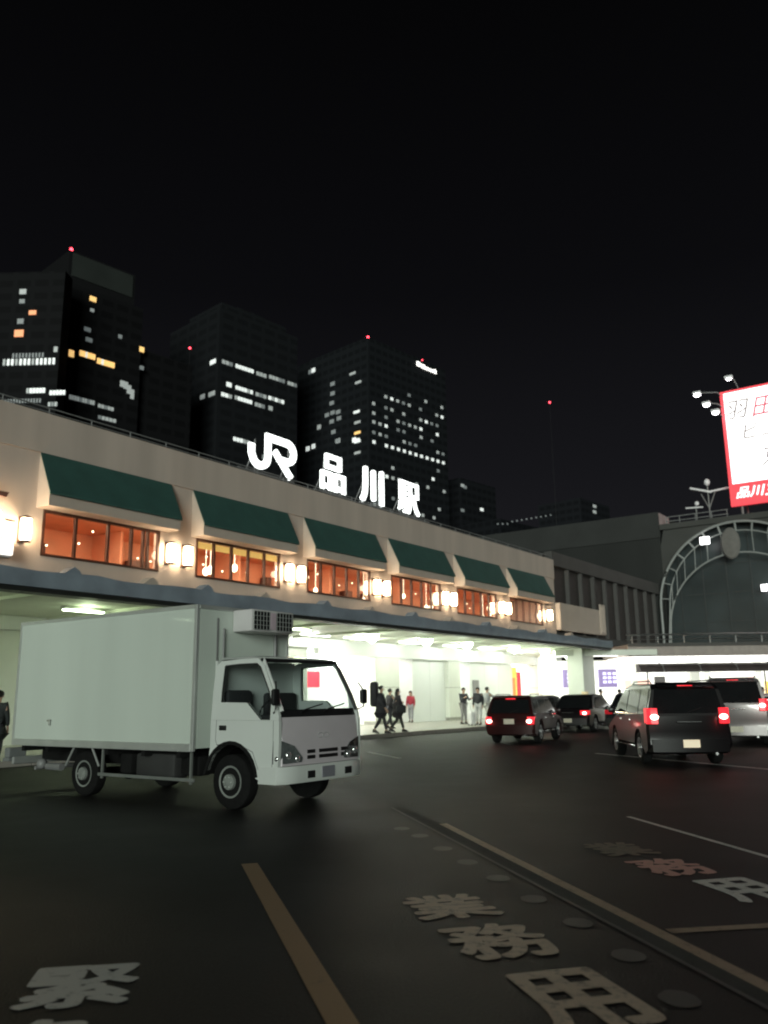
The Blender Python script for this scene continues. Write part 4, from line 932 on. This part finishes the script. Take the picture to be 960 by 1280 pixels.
# mirrors
for sgn, y0 in ((-1, 0), (1, CW)):
    q = MB(); q.tube([(.80, y0, 1.30), (.91, y0+sgn*.08, 1.36), (.91, y0+sgn*.08, 1.6), (.85, y0+sgn*.02, 1.72)], .012, 6); mo = q.build('mirror', blackm, cab)
    q = MB(); q.box(.88, .94, y0+sgn*.02, y0+sgn*.15, 1.40, 1.62, .03); q.build('mirror_housing', blackm, mo, 40)
    q = MB(); q.box(.873, .879, y0+sgn*.035, y0+sgn*.135, 1.42, 1.60); q.build('mirror_glass', chrome, mo, 0)
# interior
drk = mat('cab_interior', (.03, .03, .032), .8)
q = MB(); q.box(.45, .85, .06, CW-.06, 1.0, 1.28, .05); q.build('dashboard', drk, cab, 40)
q = MB(); q.box(-.30, .15, .15, .65, .95, 1.08, .05); q.box(-.33, -.22, .15, .65, 1.0, 1.62, .05); q.box(-.30, .15, .95, 1.65, .95, 1.08, .05); q.box(-.33, -.22, .95, 1.65, 1.0, 1.58, .05); q.box(-.40, .85, .05, CW-.05, .86, .94); q.build('seats', drk, cab, 40)
q = MB(); q.tube([(.33+.08*math.sin(R(a)), .42+.19*math.cos(R(a)), 1.32+.17*math.sin(R(a))) for a in range(0, 361, 20)], .014, 6, False); q.tube([(.5, .42, 1.2), (.33, .42, 1.32)], .025, 6); q.build('steering_wheel', blackm, cab)

# ---- passenger cars
def xf(poly, k, dx): return poly
def car(label, x, y, head, kind, paint, L=4.4, Wd=1.70, Hh=1.5, tails=True, centre=True, lit_plate=False, roof_lamp=False, group='cars queuing beside the station'):
    t = thing('car', label, 'car', group, world=Vector((x, y, 0)), rot=R(90)-R(head))
    hw = Wd/2; r = .33 if kind == 'sedan' else .35; a0, a1 = -L/2, L/2; xr, xfw = -L*.29, L*.305
    belt = Hh*.60; zb = .24; ra = r+.05
    def archp(cx): return [(cx+ra*math.cos(R(a)), r+ra*math.sin(R(a))) for a in range(170, 5, -20)]
    lower = [(a0+.06, zb+.10), (a0+.30, zb)] + [(cx_, max(z, zb)) for cx_, z in archp(xr)] + [(cx_, max(z, zb)) for cx_, z in archp(xfw)] + [(a1-.22, zb-.02), (a1-.03, zb+.12), (a1, .50), (a1-.05, .66), (a1-.22, .76)]
    if kind == 'sedan': lower += [(a1-1.05, belt-.02), (a0+1.25, belt+.03), (a0+.12, belt+.02), (a0+.03, belt-.10), (a0, .62), (a0-.02, .48)]
    else: lower += [(a1-.95, belt-.02), (a0+.6, belt+.04), (a0+.07, belt+.02), (a0+.02, .72), (a0-.02, .62), (a0-.03, .45)]
    def sl(yy, inx, dz): return [((px*(1-inx) if abs(px) > L*.35 else px), yy*(1-(.03 if pz > belt-.08 else 0) - (.02 if pz < .35 else 0)), pz - (dz if pz > belt-.25 and px > L*.2 else 0)) for px, pz in lower]
    q = MB(); q.loft([sl(-hw, .045, .05), sl(-hw*.94, .018, .02), sl(-hw*.6, 0, 0), sl(hw*.6, 0, 0), sl(hw*.94, .018, .02), sl(hw, .045, .05)])
    body = q.build('body', paint, t, 35)
    # greenhouse
    if kind == 'sedan': gp = [(a0+.72, belt), (a0+1.25, Hh-.06), (a0+1.55, Hh-.005), (a0+2.3, Hh), (a0+2.75, Hh-.05), (a1-1.0, belt-.02)]
    elif kind == 'wagon': gp = [(a0+.06, belt), (a0+.30, Hh-.10), (a0+.42, Hh-.01), (a0+2.2, Hh), (a0+2.65, Hh-.06), (a1-.95, belt-.02)]
    else: gp = [(a0+.05, belt), (a0+.14, Hh-.14), (a0+.26, Hh-.02), (a0+2.3, Hh), (a0+2.85, Hh-.07), (a1-.80, belt-.02)]
    def gy(z): return hw*.965 - (z-belt)/(Hh-belt)*hw*.19
    q = MB()
    def gs(k): return [(px, k*gy(pz), pz - (abs(k) > .95)*(.03 if pz > Hh-.1 else 0)) for px, pz in gp]
    q.loft([gs(-1), gs(-.88), gs(-.5), gs(.5), gs(.88), gs(1)])
    g_ = q.build('cabin', paint, t, 30)
    # windows
    def sw(xa, xb, xc, xd, z0, z1):  # bottom xa..xb, top xc..xd
        for s_, o_ in ((-1, (0, -1, .1)), (1, (0, 1, .1))):
            q = MB(); q.patch([(xa, s_*gy(z0), z0), (xb, s_*gy(z0), z0), (xd, s_*gy(z1), z1), (xc, s_*gy(z1), z1)], .008, o_); q.build('side_window', dglass, g_, 0)
    def lerp(p, q_, z): f = (z-p[1])/(q_[1]-p[1]); return p[0]+(q_[0]-p[0])*f
    z0, z1 = belt+.05, Hh-.12
    rx0, rx1 = lerp(gp[0], gp[1], z0), lerp(gp[0], gp[1], min(z1, gp[1][1])); fx0, fx1 = lerp(gp[5], gp[4], z0), lerp(gp[5], gp[4], z1)
    mid = (rx0+fx0)/2
    if kind == 'sedan': sw(mid+.05, fx0-.14, mid+.05, fx1-.10, z0, z1); sw(rx0+.35, mid-.03, rx1+.22, mid-.03, z0, z1)
    else:
        third = rx0 + .95; sw(rx0+.14, third-.05, rx1+.14, third-.05, z0, z1); sw(third+.02, mid+.35, third+.02, mid+.35, z0, z1); sw(mid+.43, fx0-.14, mid+.43, fx1-.10, z0, z1)
    yb_, yt_ = gy(z0)-.10, gy(z1)-.07
    for nm, pa, pb, o_ in (('rear_window', rx0, rx1, (-1, 0, .3)), ('windscreen', fx0, fx1, (1, 0, .6))):
        q = MB(); q.patch([(pa, -yb_, z0), (pa, yb_, z0), (pb, yt_, z1), (pb, -yt_, z1)], .010, o_); q.build(nm, dglass, g_, 0)
    if kind != 'sedan':
        for s_ in (-1, 1):
            q = MB(); q.tube([(a0+.45, s_*hw*.70, Hh-.02), (a0+.6, s_*hw*.70, Hh+.045), (a0+2.1, s_*hw*.70, Hh+.045), (a0+2.3, s_*hw*.70, Hh-.01)], .014, 6); q.build('roof_rail', greyst, t)
        q = MB(); q.tube([(rx0-.02, .0, z0+.02), (lerp(gp[0], gp[1], z0+.12)-.02, -.30, z0+.12)], .008, 5); q.build('rear_wiper', blackm, t)
        q = MB(); q.prism([(gp[1][0]-.12, gp[1][1]+.02), (gp[2][0], Hh-.004), (gp[2][0]+.1, Hh+.012), (gp[1][0]-.14, gp[1][1]+.045)], -hw*.66, hw*.66); q.build('spoiler', paint, t, 0)
    q = MB(); q.tube([(a0-.035 if kind != 'sedan' else a0-.03, -.25, belt-.12), (a0-.035 if kind != 'sedan' else a0-.03, .25, belt-.12)], .014, 5); q.build('trunk_trim', chrome, t)
    # bumpers, lamps, plate
    q = MB(); q.loft([[(a0+.16, -hw*.97, z), (a0-.02, -hw*.9, z), (a0-.07, -hw*.5, z), (a0-.07, hw*.5, z), (a0-.02, hw*.9, z), (a0+.16, hw*.97, z)] for z in (.30, .36, .52, .56)]); q.build('bumper', paint if kind != 'sedan' else blackm, t, 50)
    tz0, tz1 = (belt-.20, belt-.04) if kind == 'sedan' else (belt-.28, belt-.06) if kind == 'wagon' else (belt-.16, belt+.16)
    for s_ in (-1, 1):
        w0 = hw*.955; wi = hw*.62 if kind == 'sedan' else hw*.74
        q = MB(); q.loft([[(a0+.25, s_*(w0+.028), z), (a0+.05, s_*(w0+.018), z), (a0-.03+(.04 if z > belt else 0), s_*(w0-.05), z), (a0-.045+(.04 if z > belt else 0), s_*wi, z), (a0+.10, s_*wi, z), (a0+.25, s_*(w0-.04), z)] for z in (tz0, (tz0+tz1)/2, tz1)])
        tl = q.build('tail_lamp', E_tail if tails else tailoff, t, 30)
        if tails:
            lp = point('tail_light', (0, 0, 0), 1.6, (1, .06, .07), .06); lp.parent = t; lp.location = (a0-.22, s_*(w0-.08), (tz0+tz1)/2)
            q = MB(); q.sphere((a0-.035, s_*(w0-.12), (tz0+tz1)/2-.02), .07, sx=.45, sy=1.25, sz=.8); q.build('bulb', E_tailh, tl)
    if centre:
        zc = Hh-.075 if kind != 'sedan' else belt+.10; xc = (lerp(gp[0], gp[1], gp[1][1]-.02) - .035) if kind != 'sedan' else rx0-.0
        q = MB(); q.box(xc-.02, xc+.03, -.16, .16, zc-.035, zc+.02, .01); q.build('brake_lamp', E_tail if tails else tailoff, t)
    q = MB(); q.box(a0-.085, a0-.068, -.165, .165, .60 if kind == 'suv0' else .44, .60, .006) if False else q.box(a0-.090, a0-.070, -.17, .17, .39, .55, .006)
    if kind == 'wagon': q.v = [(v[0]+.03, v[1], v[2]+.22) for v in q.v]
    q.build('licence_plate', plateLit if lit_plate else plateM, t, 0)
    for s_ in (-1, 1):
        q = MB(); q.box(fx0-.32, fx0-.18, s_*(hw+.0), s_*(hw+.17), belt+.02, belt+.15, .03); q.build('mirror', paint, t, 40)
        q = MB(); q.loft([[(a1-.24, s_*(w0+.01), z), (a1-.04, s_*(w0-.1), z), (a1+.0, s_*(hw*.5), z), (a1-.1, s_*(hw*.5), z)] for z in (.60, .72)]); q.build('headlamp', hl, t, 30)
        q = MB()
        for hx in (mid-.10, mid+.95): q.box(hx-.02, hx+.12, s_*(hw*.97), s_*(hw*.97+.03), belt-.13, belt-.10, .006)
        q.build('door_handle', chrome, t)
        q = MB(); q.box(xr+.42, xfw-.42, s_*(hw-.01), s_*(hw+.008), .34, .37, .004); q.build('sill_trim', chrome if kind != 'sedan' else blackm, t)
        q = MB(); q.tube([(rx0+.2, s_*(gy(z0)+.008), belt+.035), (fx0-.1, s_*(gy(z0)+.008), belt+.02)], .007, 4); q.build('belt_trim', chrome, t)
    for (wx, s_) in ((xr, -1), (xr, 1), (xfw, -1), (xfw, 1)): wheel(t, (wx, s_*(hw-.12), r), r, .2, s_, rimM)
    q = MB(); q.tube([(a0+.0, -hw*.6, .26), (a0+.4, -hw*.6, .27)], .03, 8); q.build('exhaust_pipe', steel, t)
    if roof_lamp:
        q = MB(); q.loft([[(.25+dx, -.12, Hh+dz), (.25+dx, .12, Hh+dz), (.10-dx, .12, Hh+dz), (.10-dx, -.12, Hh+dz)] for dx, dz in ((.06, -.01), (.02, .11))]); q.build('roof_lamp', mat('taxi_lamp', (.7, .6, .4), .5, emit=(1, .8, .4), es=.3), t)
    return t
pb = mat('black_car_paint', (.006, .005, .006), .32, var=.1, coat=.14, spec=.2)
pr_ = mat('dark_red_car_paint', (.022, .006, .006), .34, var=.1, coat=.14, spec=.2)
pd_ = mat('dark_blue_car_paint', (.007, .008, .012), .32, var=.1, coat=.16, spec=.2)
ps_ = mat('silver_car_paint', (.22, .20, .20), .22, .4, var=.06, coat=.9)
pw_ = mat('white_car_paint', (.62, .60, .58), .25, var=.05, coat=.8)
car('black sport utility car nearest the camera with three red brake lamps lit, right of centre', 6.50, 20.4, 4, 'suv', pb, 4.45, 1.74, 1.72, lit_plate=True)
car('dark red wagon with lit brake lamps, closest to the pavement and the entrance', 4.72, 29.2, 24, 'wagon', pr_, 4.2, 1.60, 1.48)
car('black taxi sedan with lit tail lamps, directly right of the dark red wagon', 8.5, 37.0, 30, 'sedan', pb, 4.6, 1.7, 1.5, roof_lamp=True, centre=False)
car('dark blue sedan half hidden between the dark red wagon and the black taxi', 7.3, 40.6, 33, 'sedan', pd_, 4.5, 1.68, 1.48, tails=False, centre=False)
car('dark sedan seen over the roof line left of the black sport utility car', 10.45, 35.6, 30, 'sedan', pd_, 4.6, 1.7, 1.55, tails=False, centre=False, roof_lamp=True)
car('silver saloon with dark glass and red lamps behind the black sport utility car', 10.9, 27.0, 22, 'suv', ps_, 4.6, 1.78, 1.92, centre=True)
car('white car cut by the right edge of the photo, beyond the silver saloon', 13.75, 31.2, 30, 'sedan', pw_, 4.5, 1.7, 1.45, tails=False, centre=False)

# ------------------------------------------------------------------ people
skin = mat('skin', (.45, .28, .20), .55, var=.05)
hairM = mat('black_hair', (.012, .010, .009), .5)
shoeM = mat('dark_shoe', (.02, .018, .016), .5)
def skinmesh(name, verts, edges, radii, M, parent, lvl=1, root=0):
    me = bpy.data.meshes.new(name); me.from_pydata([Vector(v) for v in verts], edges, [])
    o = bpy.data.objects.new(name, me); COL.objects.link(o)
    md = o.modifiers.new('s', 'SKIN'); md.use_smooth_shade = True
    for i, r in enumerate(radii):
        sv = me.skin_vertices[0].data[i]; sv.radius = (r, r) if not isinstance(r, tuple) else r; sv.use_root = (i == root)
    sb = o.modifiers.new('d', 'SUBSURF'); sb.levels = lvl; sb.render_levels = lvl
    bpy.context.view_layer.update(); dg = bpy.context.evaluated_depsgraph_get()
    m2 = bpy.data.meshes.new_from_object(o.evaluated_get(dg)); o.modifiers.clear(); o.data = m2; m2.name = name
    m2.materials.clear(); m2.materials.append(M)
    for p in m2.polygons: p.use_smooth = True
    o.parent = parent; return o
def person(label, x, y, face, h=1.68, stride=.25, top=(.05, .05, .06), leg=(.04, .04, .05), coat=False, armL=(0, 0), armR=(0, 0), longhair=False, z0=.15, bag=None, pack=None, group='people on the station pavement', skirt=False):
    t = thing('person', label, 'person', group, world=Vector((x, y, z0)), rot=R(90)-R(face)); k = h/1.7
    topM = mat('cloth_%d_%d_%d' % tuple(int(c*200) for c in top), top, .85, var=.15, nscale=6); legM = mat('cloth_%d_%d_%d' % tuple(int(c*200) for c in leg), leg, .85, var=.15, nscale=6)
    st_ = stride
    # joints (x forward, y left)
    J = dict(pel=(0, 0, .94), wai=(.01, 0, 1.08), che=(.02, 0, 1.28), nec=(.02, 0, 1.43), nk2=(.035, 0, 1.50))
    J['hl'] = (0, .09, .90); J['hr'] = (0, -.09, .90)
    J['kl'] = (st_*.55, .095, .50); J['kr'] = (-st_*.25+.05, -.095, .49)
    J['al'] = (st_*.9, .095, .09); J['ar'] = (-st_*1.0, -.095, .14 if st_ > .1 else .09)
    J['tl'] = (st_*.9+.15, .10, .04); J['tr'] = (-st_*1.0+.14, -.10, .04)
    def armp(sy, up, fw):
        s_ = (.02, sy*.18, 1.40); a = R(fw); b = R(fw + up); el = (s_[0]+.28*math.sin(a), sy*.22, s_[2]-.28*math.cos(a)); wr = (el[0]+.25*math.sin(b), sy*.21, el[2]-.25*math.cos(b))
        hd = (wr[0]+.08*math.sin(b), sy*.205, wr[2]-.08*math.cos(b)); return s_, el, wr, hd, b
    L_ = armp(1, 18+armL[1], -st_*60+armL[0]); R_ = armp(-1, 18+armR[1], st_*60+armR[0])
    V = [J['pel'], J['wai'], J['che'], J['nec'], J['nk2'], J['hl'], J['kl'], J['al'], J['tl'], J['hr'], J['kr'], J['ar'], J['tr'], L_[0], L_[1], L_[2], L_[3], R_[0], R_[1], R_[2], R_[3], (.05, 0, 1.60), (.05, 0, 1.67)]
    E_ = [(0,1),(1,2),(2,3),(3,4),(0,5),(5,6),(6,7),(7,8),(0,9),(9,10),(10,11),(11,12),(2,13),(13,14),(14,15),(15,16),(2,17),(17,18),(18,19),(19,20),(4,21),(21,22)]
    rr = [.13, .115, .13, .065, .05, .085, .055, .038, .03, .085, .055, .038, .03, .055, .04, .028, .03, .055, .04, .028, .03, .085, .07]
    # fingers
    for (A, base) in ((L_, 16), (R_, 20)):
        b = A[4]; d_ = Vector((math.sin(b), 0, -math.cos(b))); hnd = Vector(A[3])
        for fi in range(5):
            off = Vector((math.cos(b), 0, math.sin(b)))*(-.027+.0135*fi); ln = [.055, .07, .078, .07, .055][fi]
            if fi == 4: off = off*1.2; ln = .045
            p1 = hnd + off + d_*.03; p2 = p1 + d_*ln + Vector((0, -.012*(1 if A is L_ else -1), 0))
            i0 = len(V); V += [tuple(p1), tuple(p2)]; E_ += [(base, i0), (i0, i0+1)]; rr += [.0085, .007]
    V = [Vector(v)*k for v in V]; rr = [r*k for r in rr]
    body = skinmesh('body', V, E_, rr, skin, t)
    # face: nose, eyes joined to the head surface
    q = MB(); q.use(skin); q.sphere((.145*k, 0, 1.595*k), .016*k, sx=1.2, sz=1.6, u=6, v=5)
    for s_ in (-1, 1): q.sphere((.05*k, s_*.088*k, 1.60*k), .024*k, sy=.4, sz=1.3, u=6, v=5)
    q.use(hairM)
    for s_ in (-1, 1): q.sphere((.128*k, s_*.032*k, 1.625*k), .010*k, u=6, v=4)
    q.box(.128*k, .137*k, -.022*k, .022*k, 1.545*k, 1.552*k)
    fc = q.build('face', None, t)
    # hair
    q = MB(); q.sphere((.035*k, 0, 1.655*k), .104*k, sx=1.05, sy=.98, sz=.9, u=14, v=10)
    q.v = [(min(v[0], .085*k + max(0, (v[2]-1.68*k))*1.2), v[1], max(v[2], 1.57*k)) for v in q.v]
    if longhair: q.sphere((-.03*k, 0, 1.52*k), .095*k, sx=.7, sz=1.7, u=12, v=8)
    q.build('hair', hairM, t)
    # clothes: top and trousers as slightly larger skins
    tv = [(0, 0, .92), J['wai'], J['che'], (.02, 0, 1.415), L_[0], L_[1], tuple(Vector(L_[1]).lerp(Vector(L_[2]), .93)), R_[0], R_[1], tuple(Vector(R_[1]).lerp(Vector(R_[2]), .93))]
    te = [(0,1),(1,2),(2,3),(2,4),(4,5),(5,6),(2,7),(7,8),(8,9)]; trr = [.155, .145, .155, .085, .072, .056, .043, .072, .056, .043]
    if coat:
        n0 = len(tv); tv += [(.0, 0, .75), (-.01, 0, .52)]; te += [(0, n0), (n0, n0+1)]; trr += [.175, .20]
    skinmesh('jacket' if not coat else 'coat', [Vector(v)*k for v in tv], te, [r*k*(1.28 if coat else 1.14) for r in trr], topM, t)
    lv = [(0, 0, .93), J['hl'], J['kl'], (J['al'][0], J['al'][1], J['al'][2]+.03), J['hr'], J['kr'], (J['ar'][0], J['ar'][1], J['ar'][2]+.03)]
    skinmesh('trousers', [Vector(v)*k for v in lv], [(0,1),(1,2),(2,3),(0,4),(4,5),(5,6)], [r*k for r in [.145, .105, .075, .058, .105, .075, .058]], legM, t)
    for a_, b_ in ((J['al'], J['tl']), (J['ar'], J['tr'])):
        q = MB(); a = Vector(a_)*k; b = Vector(b_)*k
        q.loft([[(a.x-.07, a.y-.035, 0.0+a.z-.09*k), (a.x-.07, a.y+.035, a.z-.09*k), (b.x+.06, b.y+.03, b.z-.04*k+.0), (b.x+.06, b.y-.03, b.z-.04*k)], [(a.x-.07, a.y-.04, a.z-.03), (a.x-.07, a.y+.04, a.z-.03), (b.x+.03, b.y+.035, b.z+.0), (b.x+.03, b.y-.035, b.z+.0)], [(a.x-.05, a.y-.03, a.z+.03), (a.x-.05, a.y+.03, a.z+.03), (a.x+.03, a.y+.03, a.z+.03), (a.x+.03, a.y-.03, a.z+.03)]]); q.build('shoe', shoeM, t, 50)
    return t, k
def held(name, label, cat, mb, M, x, y, face, z0=.15):
    o = mb.build(name, M, None, 40); o.location = (x, y, z0); o.rotation_euler = (0, 0, R(90)-R(face)); return solo(o, label, cat)
def pg_(px, py, z=.15): g = ground(px, py, z); return g.x, g.y
x, y = pg_(476, 917); person('person in a long dark coat carrying a tall black backpack, right beside the truck cab', x, y, 100, 1.72, .22, (.03, .03, .035), (.03, .03, .035), coat=True, armL=(10, 20))
q = MB(); q.box(-.38, -.09, -.23, .23, .98, 1.92, .11); held('backpack', 'tall black backpack worn by the person beside the truck cab', 'backpack', q, mat('black_nylon', (.015, .015, .017), .7), x, y, 100)
x, y = pg_(497, 915); person('person in a dark knee-length coat striding right in front of the pillar, shoulder bag behind', x, y, 80, 1.62, .30, (.035, .03, .035), (.03, .03, .03), coat=True, armR=(-20, 30), longhair=True)
q = MB(); q.box(-.1, .28, -.40, -.24, .72, 1.02, .05); q.tube([(-.05, -.30, 1.0), (.02, -.2, 1.42), (.2, -.30, 1.0)], .012, 6); held('shoulder_bag', 'black shoulder bag of the striding person in the knee-length coat', 'bag', q, mat('black_nylon', (.015, .015, .017), .7), x, y, 80)
x, y = pg_(487, 911); person('person in a dark jacket reaching forward, between the backpack wearer and the striding coat', x, y, 60, 1.66, .18, (.05, .045, .05), (.04, .04, .05), armR=(35, 15))
x, y = pg_(514, 903); person('person in a red top and pale trousers standing in the bright shop doorway', x, y, 200, 1.60, .08, (.35, .03, .05), (.30, .30, .32), longhair=True)
x, y = pg_(580, 905); person('person in a dark jacket holding papers by the orange doorway, left of the white suitcase', x, y, 150, 1.70, .05, (.04, .04, .05), (.25, .24, .24), armL=(30, 60), armR=(30, 60))
x, y = pg_(599, 906); person('person in a black top and white trousers behind the suitcase, next to the kerb', x, y, 200, 1.70, .08, (.03, .03, .035), (.50, .50, .50))
x, y = pg_(604, 905); person('person in a grey shirt reaching one arm out, left of the dark red wagon', x+.25, y+.3, 70, 1.72, .10, (.35, .35, .36), (.45, .44, .42), armR=(55, 10))
x, y = pg_(590, 907)
sc_ = thing('suitcase', 'small white wheeled suitcase standing between two people on the pavement', 'suitcase', None, world=Vector((x, y, .15)), rot=R(20))
MB().box(-.13, .13, -.20, .20, .06, .62, .05).build('shell', mat('white_suitcase', (.75, .74, .74), .35), sc_, 40)
q = MB(); q.tube([(0, -.12, .6), (0, -.12, 1.0), (0, .12, 1.0), (0, .12, .6)], .012, 6); q.build('handle', steel, sc_)
for a in (-1, 1):
    for b in (-1, 1): q = MB(); q.lathe([(.03, -.012), (.03, .012)], (a*.09, b*.15, .03), 'y', 10); q.build('wheel', rubber, sc_)
x, y = pg_(4, 958, 0); person('person in a dark coat standing at the far left edge behind the truck', x-.24, y, 0, 1.72, .05, (.03, .035, .035), (.03, .03, .035), coat=True, z0=0)
for (px, X, Y, lb, tp, fc_) in ((0, 12.2, 45, 'person behind the cars with a dark head just right of the corner pillar', (.05,.05,.06), 20), (0, 13.3, 46, 'person in a white shirt behind the cars under the purple display', (.5,.5,.5), 200),
                               (0, 15.2, 47.5, 'person in dark clothes behind the cars under the left end of the barrel awning', (.04,.04,.05), 90), (0, 16.4, 47.0, 'person in a grey top behind the cars, second from the barrel awning end', (.2,.2,.22), 270),
                               (0, 17.7, 40.5, 'person in a pale jacket at the right edge, standing beyond the white car', (.45,.42,.40), 120), (0, 10.35, 41.6, 'person in a dark jacket between the taxi roof and the corner pillar', (.04,.04,.05), 100)):
    person(lb, X, Y, fc_, 1.7, .12, tp, (.05, .05, .06), z0=.0)

# ------------------------------------------------------------------ world, sun, render settings
W = bpy.data.worlds.new('World'); sc.world = W; W.use_nodes = True; nt = W.node_tree; bg = nt.nodes['Background']
sky = nt.nodes.new('ShaderNodeTexSky'); sky.sky_type = 'NISHITA'; sky.sun_disc = False
SUNV = Vector((-.12, -.95, .085)).normalized()
sky.sun_elevation = math.asin(SUNV.z); sky.sun_rotation = math.atan2(SUNV.x, SUNV.y)
hsv = nt.nodes.new('ShaderNodeHueSaturation'); hsv.inputs['Saturation'].default_value = .25
tc = nt.nodes.new('ShaderNodeTexCoord'); sx = nt.nodes.new('ShaderNodeSeparateXYZ'); nt.links.new(tc.outputs['Generated'], sx.inputs[0])
rp = nt.nodes.new('ShaderNodeValToRGB'); nt.links.new(sx.outputs['Z'], rp.inputs['Fac'])
e = rp.color_ramp.elements; e[0].position = 0; e[0].color = (.0145, .0142, .0168, 1); e[1].position = .72; e[1].color = (.0012, .0012, .0014, 1)
k = rp.color_ramp.elements.new(.25); k.color = (.0075, .0075, .0092, 1); k = rp.color_ramp.elements.new(.45); k.color = (.0032, .0032, .0040, 1)
nt.links.new(sky.outputs[0], hsv.inputs['Color'])
b2 = nt.nodes.new('ShaderNodeBackground'); b2.inputs['Strength'].default_value = 1.0; nt.links.new(rp.outputs['Color'], b2.inputs['Color'])
bg.inputs['Strength'].default_value = .00012; nt.links.new(hsv.outputs[0], bg.inputs['Color'])
ad = nt.nodes.new('ShaderNodeAddShader'); nt.links.new(bg.outputs[0], ad.inputs[0]); nt.links.new(b2.outputs[0], ad.inputs[1]); nt.links.new(ad.outputs[0], nt.nodes['World Output'].inputs['Surface'])
sl_ = bpy.data.lights.new('sun', 'SUN'); sl_.energy = 2.3; sl_.angle = R(25); sl_.color = (.90, 1, .90)
so = bpy.data.objects.new('sun', sl_); COL.objects.link(so); so.rotation_euler = SUNV.to_track_quat('Z', 'Y').to_euler(); so.location = (0, -20, 20)
sc.view_settings.view_transform = 'Standard'; sc.view_settings.look = 'None'; sc.view_settings.exposure = 0; sc.view_settings.gamma = 1
sc.cycles.use_denoising = True; sc.cycles.max_bounces = 6; sc.cycles.sample_clamp_indirect = 4
sc.cycles.pixel_filter_type = 'BLACKMAN_HARRIS'; sc.cycles.filter_width = 2.0
for o in bpy.data.objects:
    if '_b' in o: del o['_b']
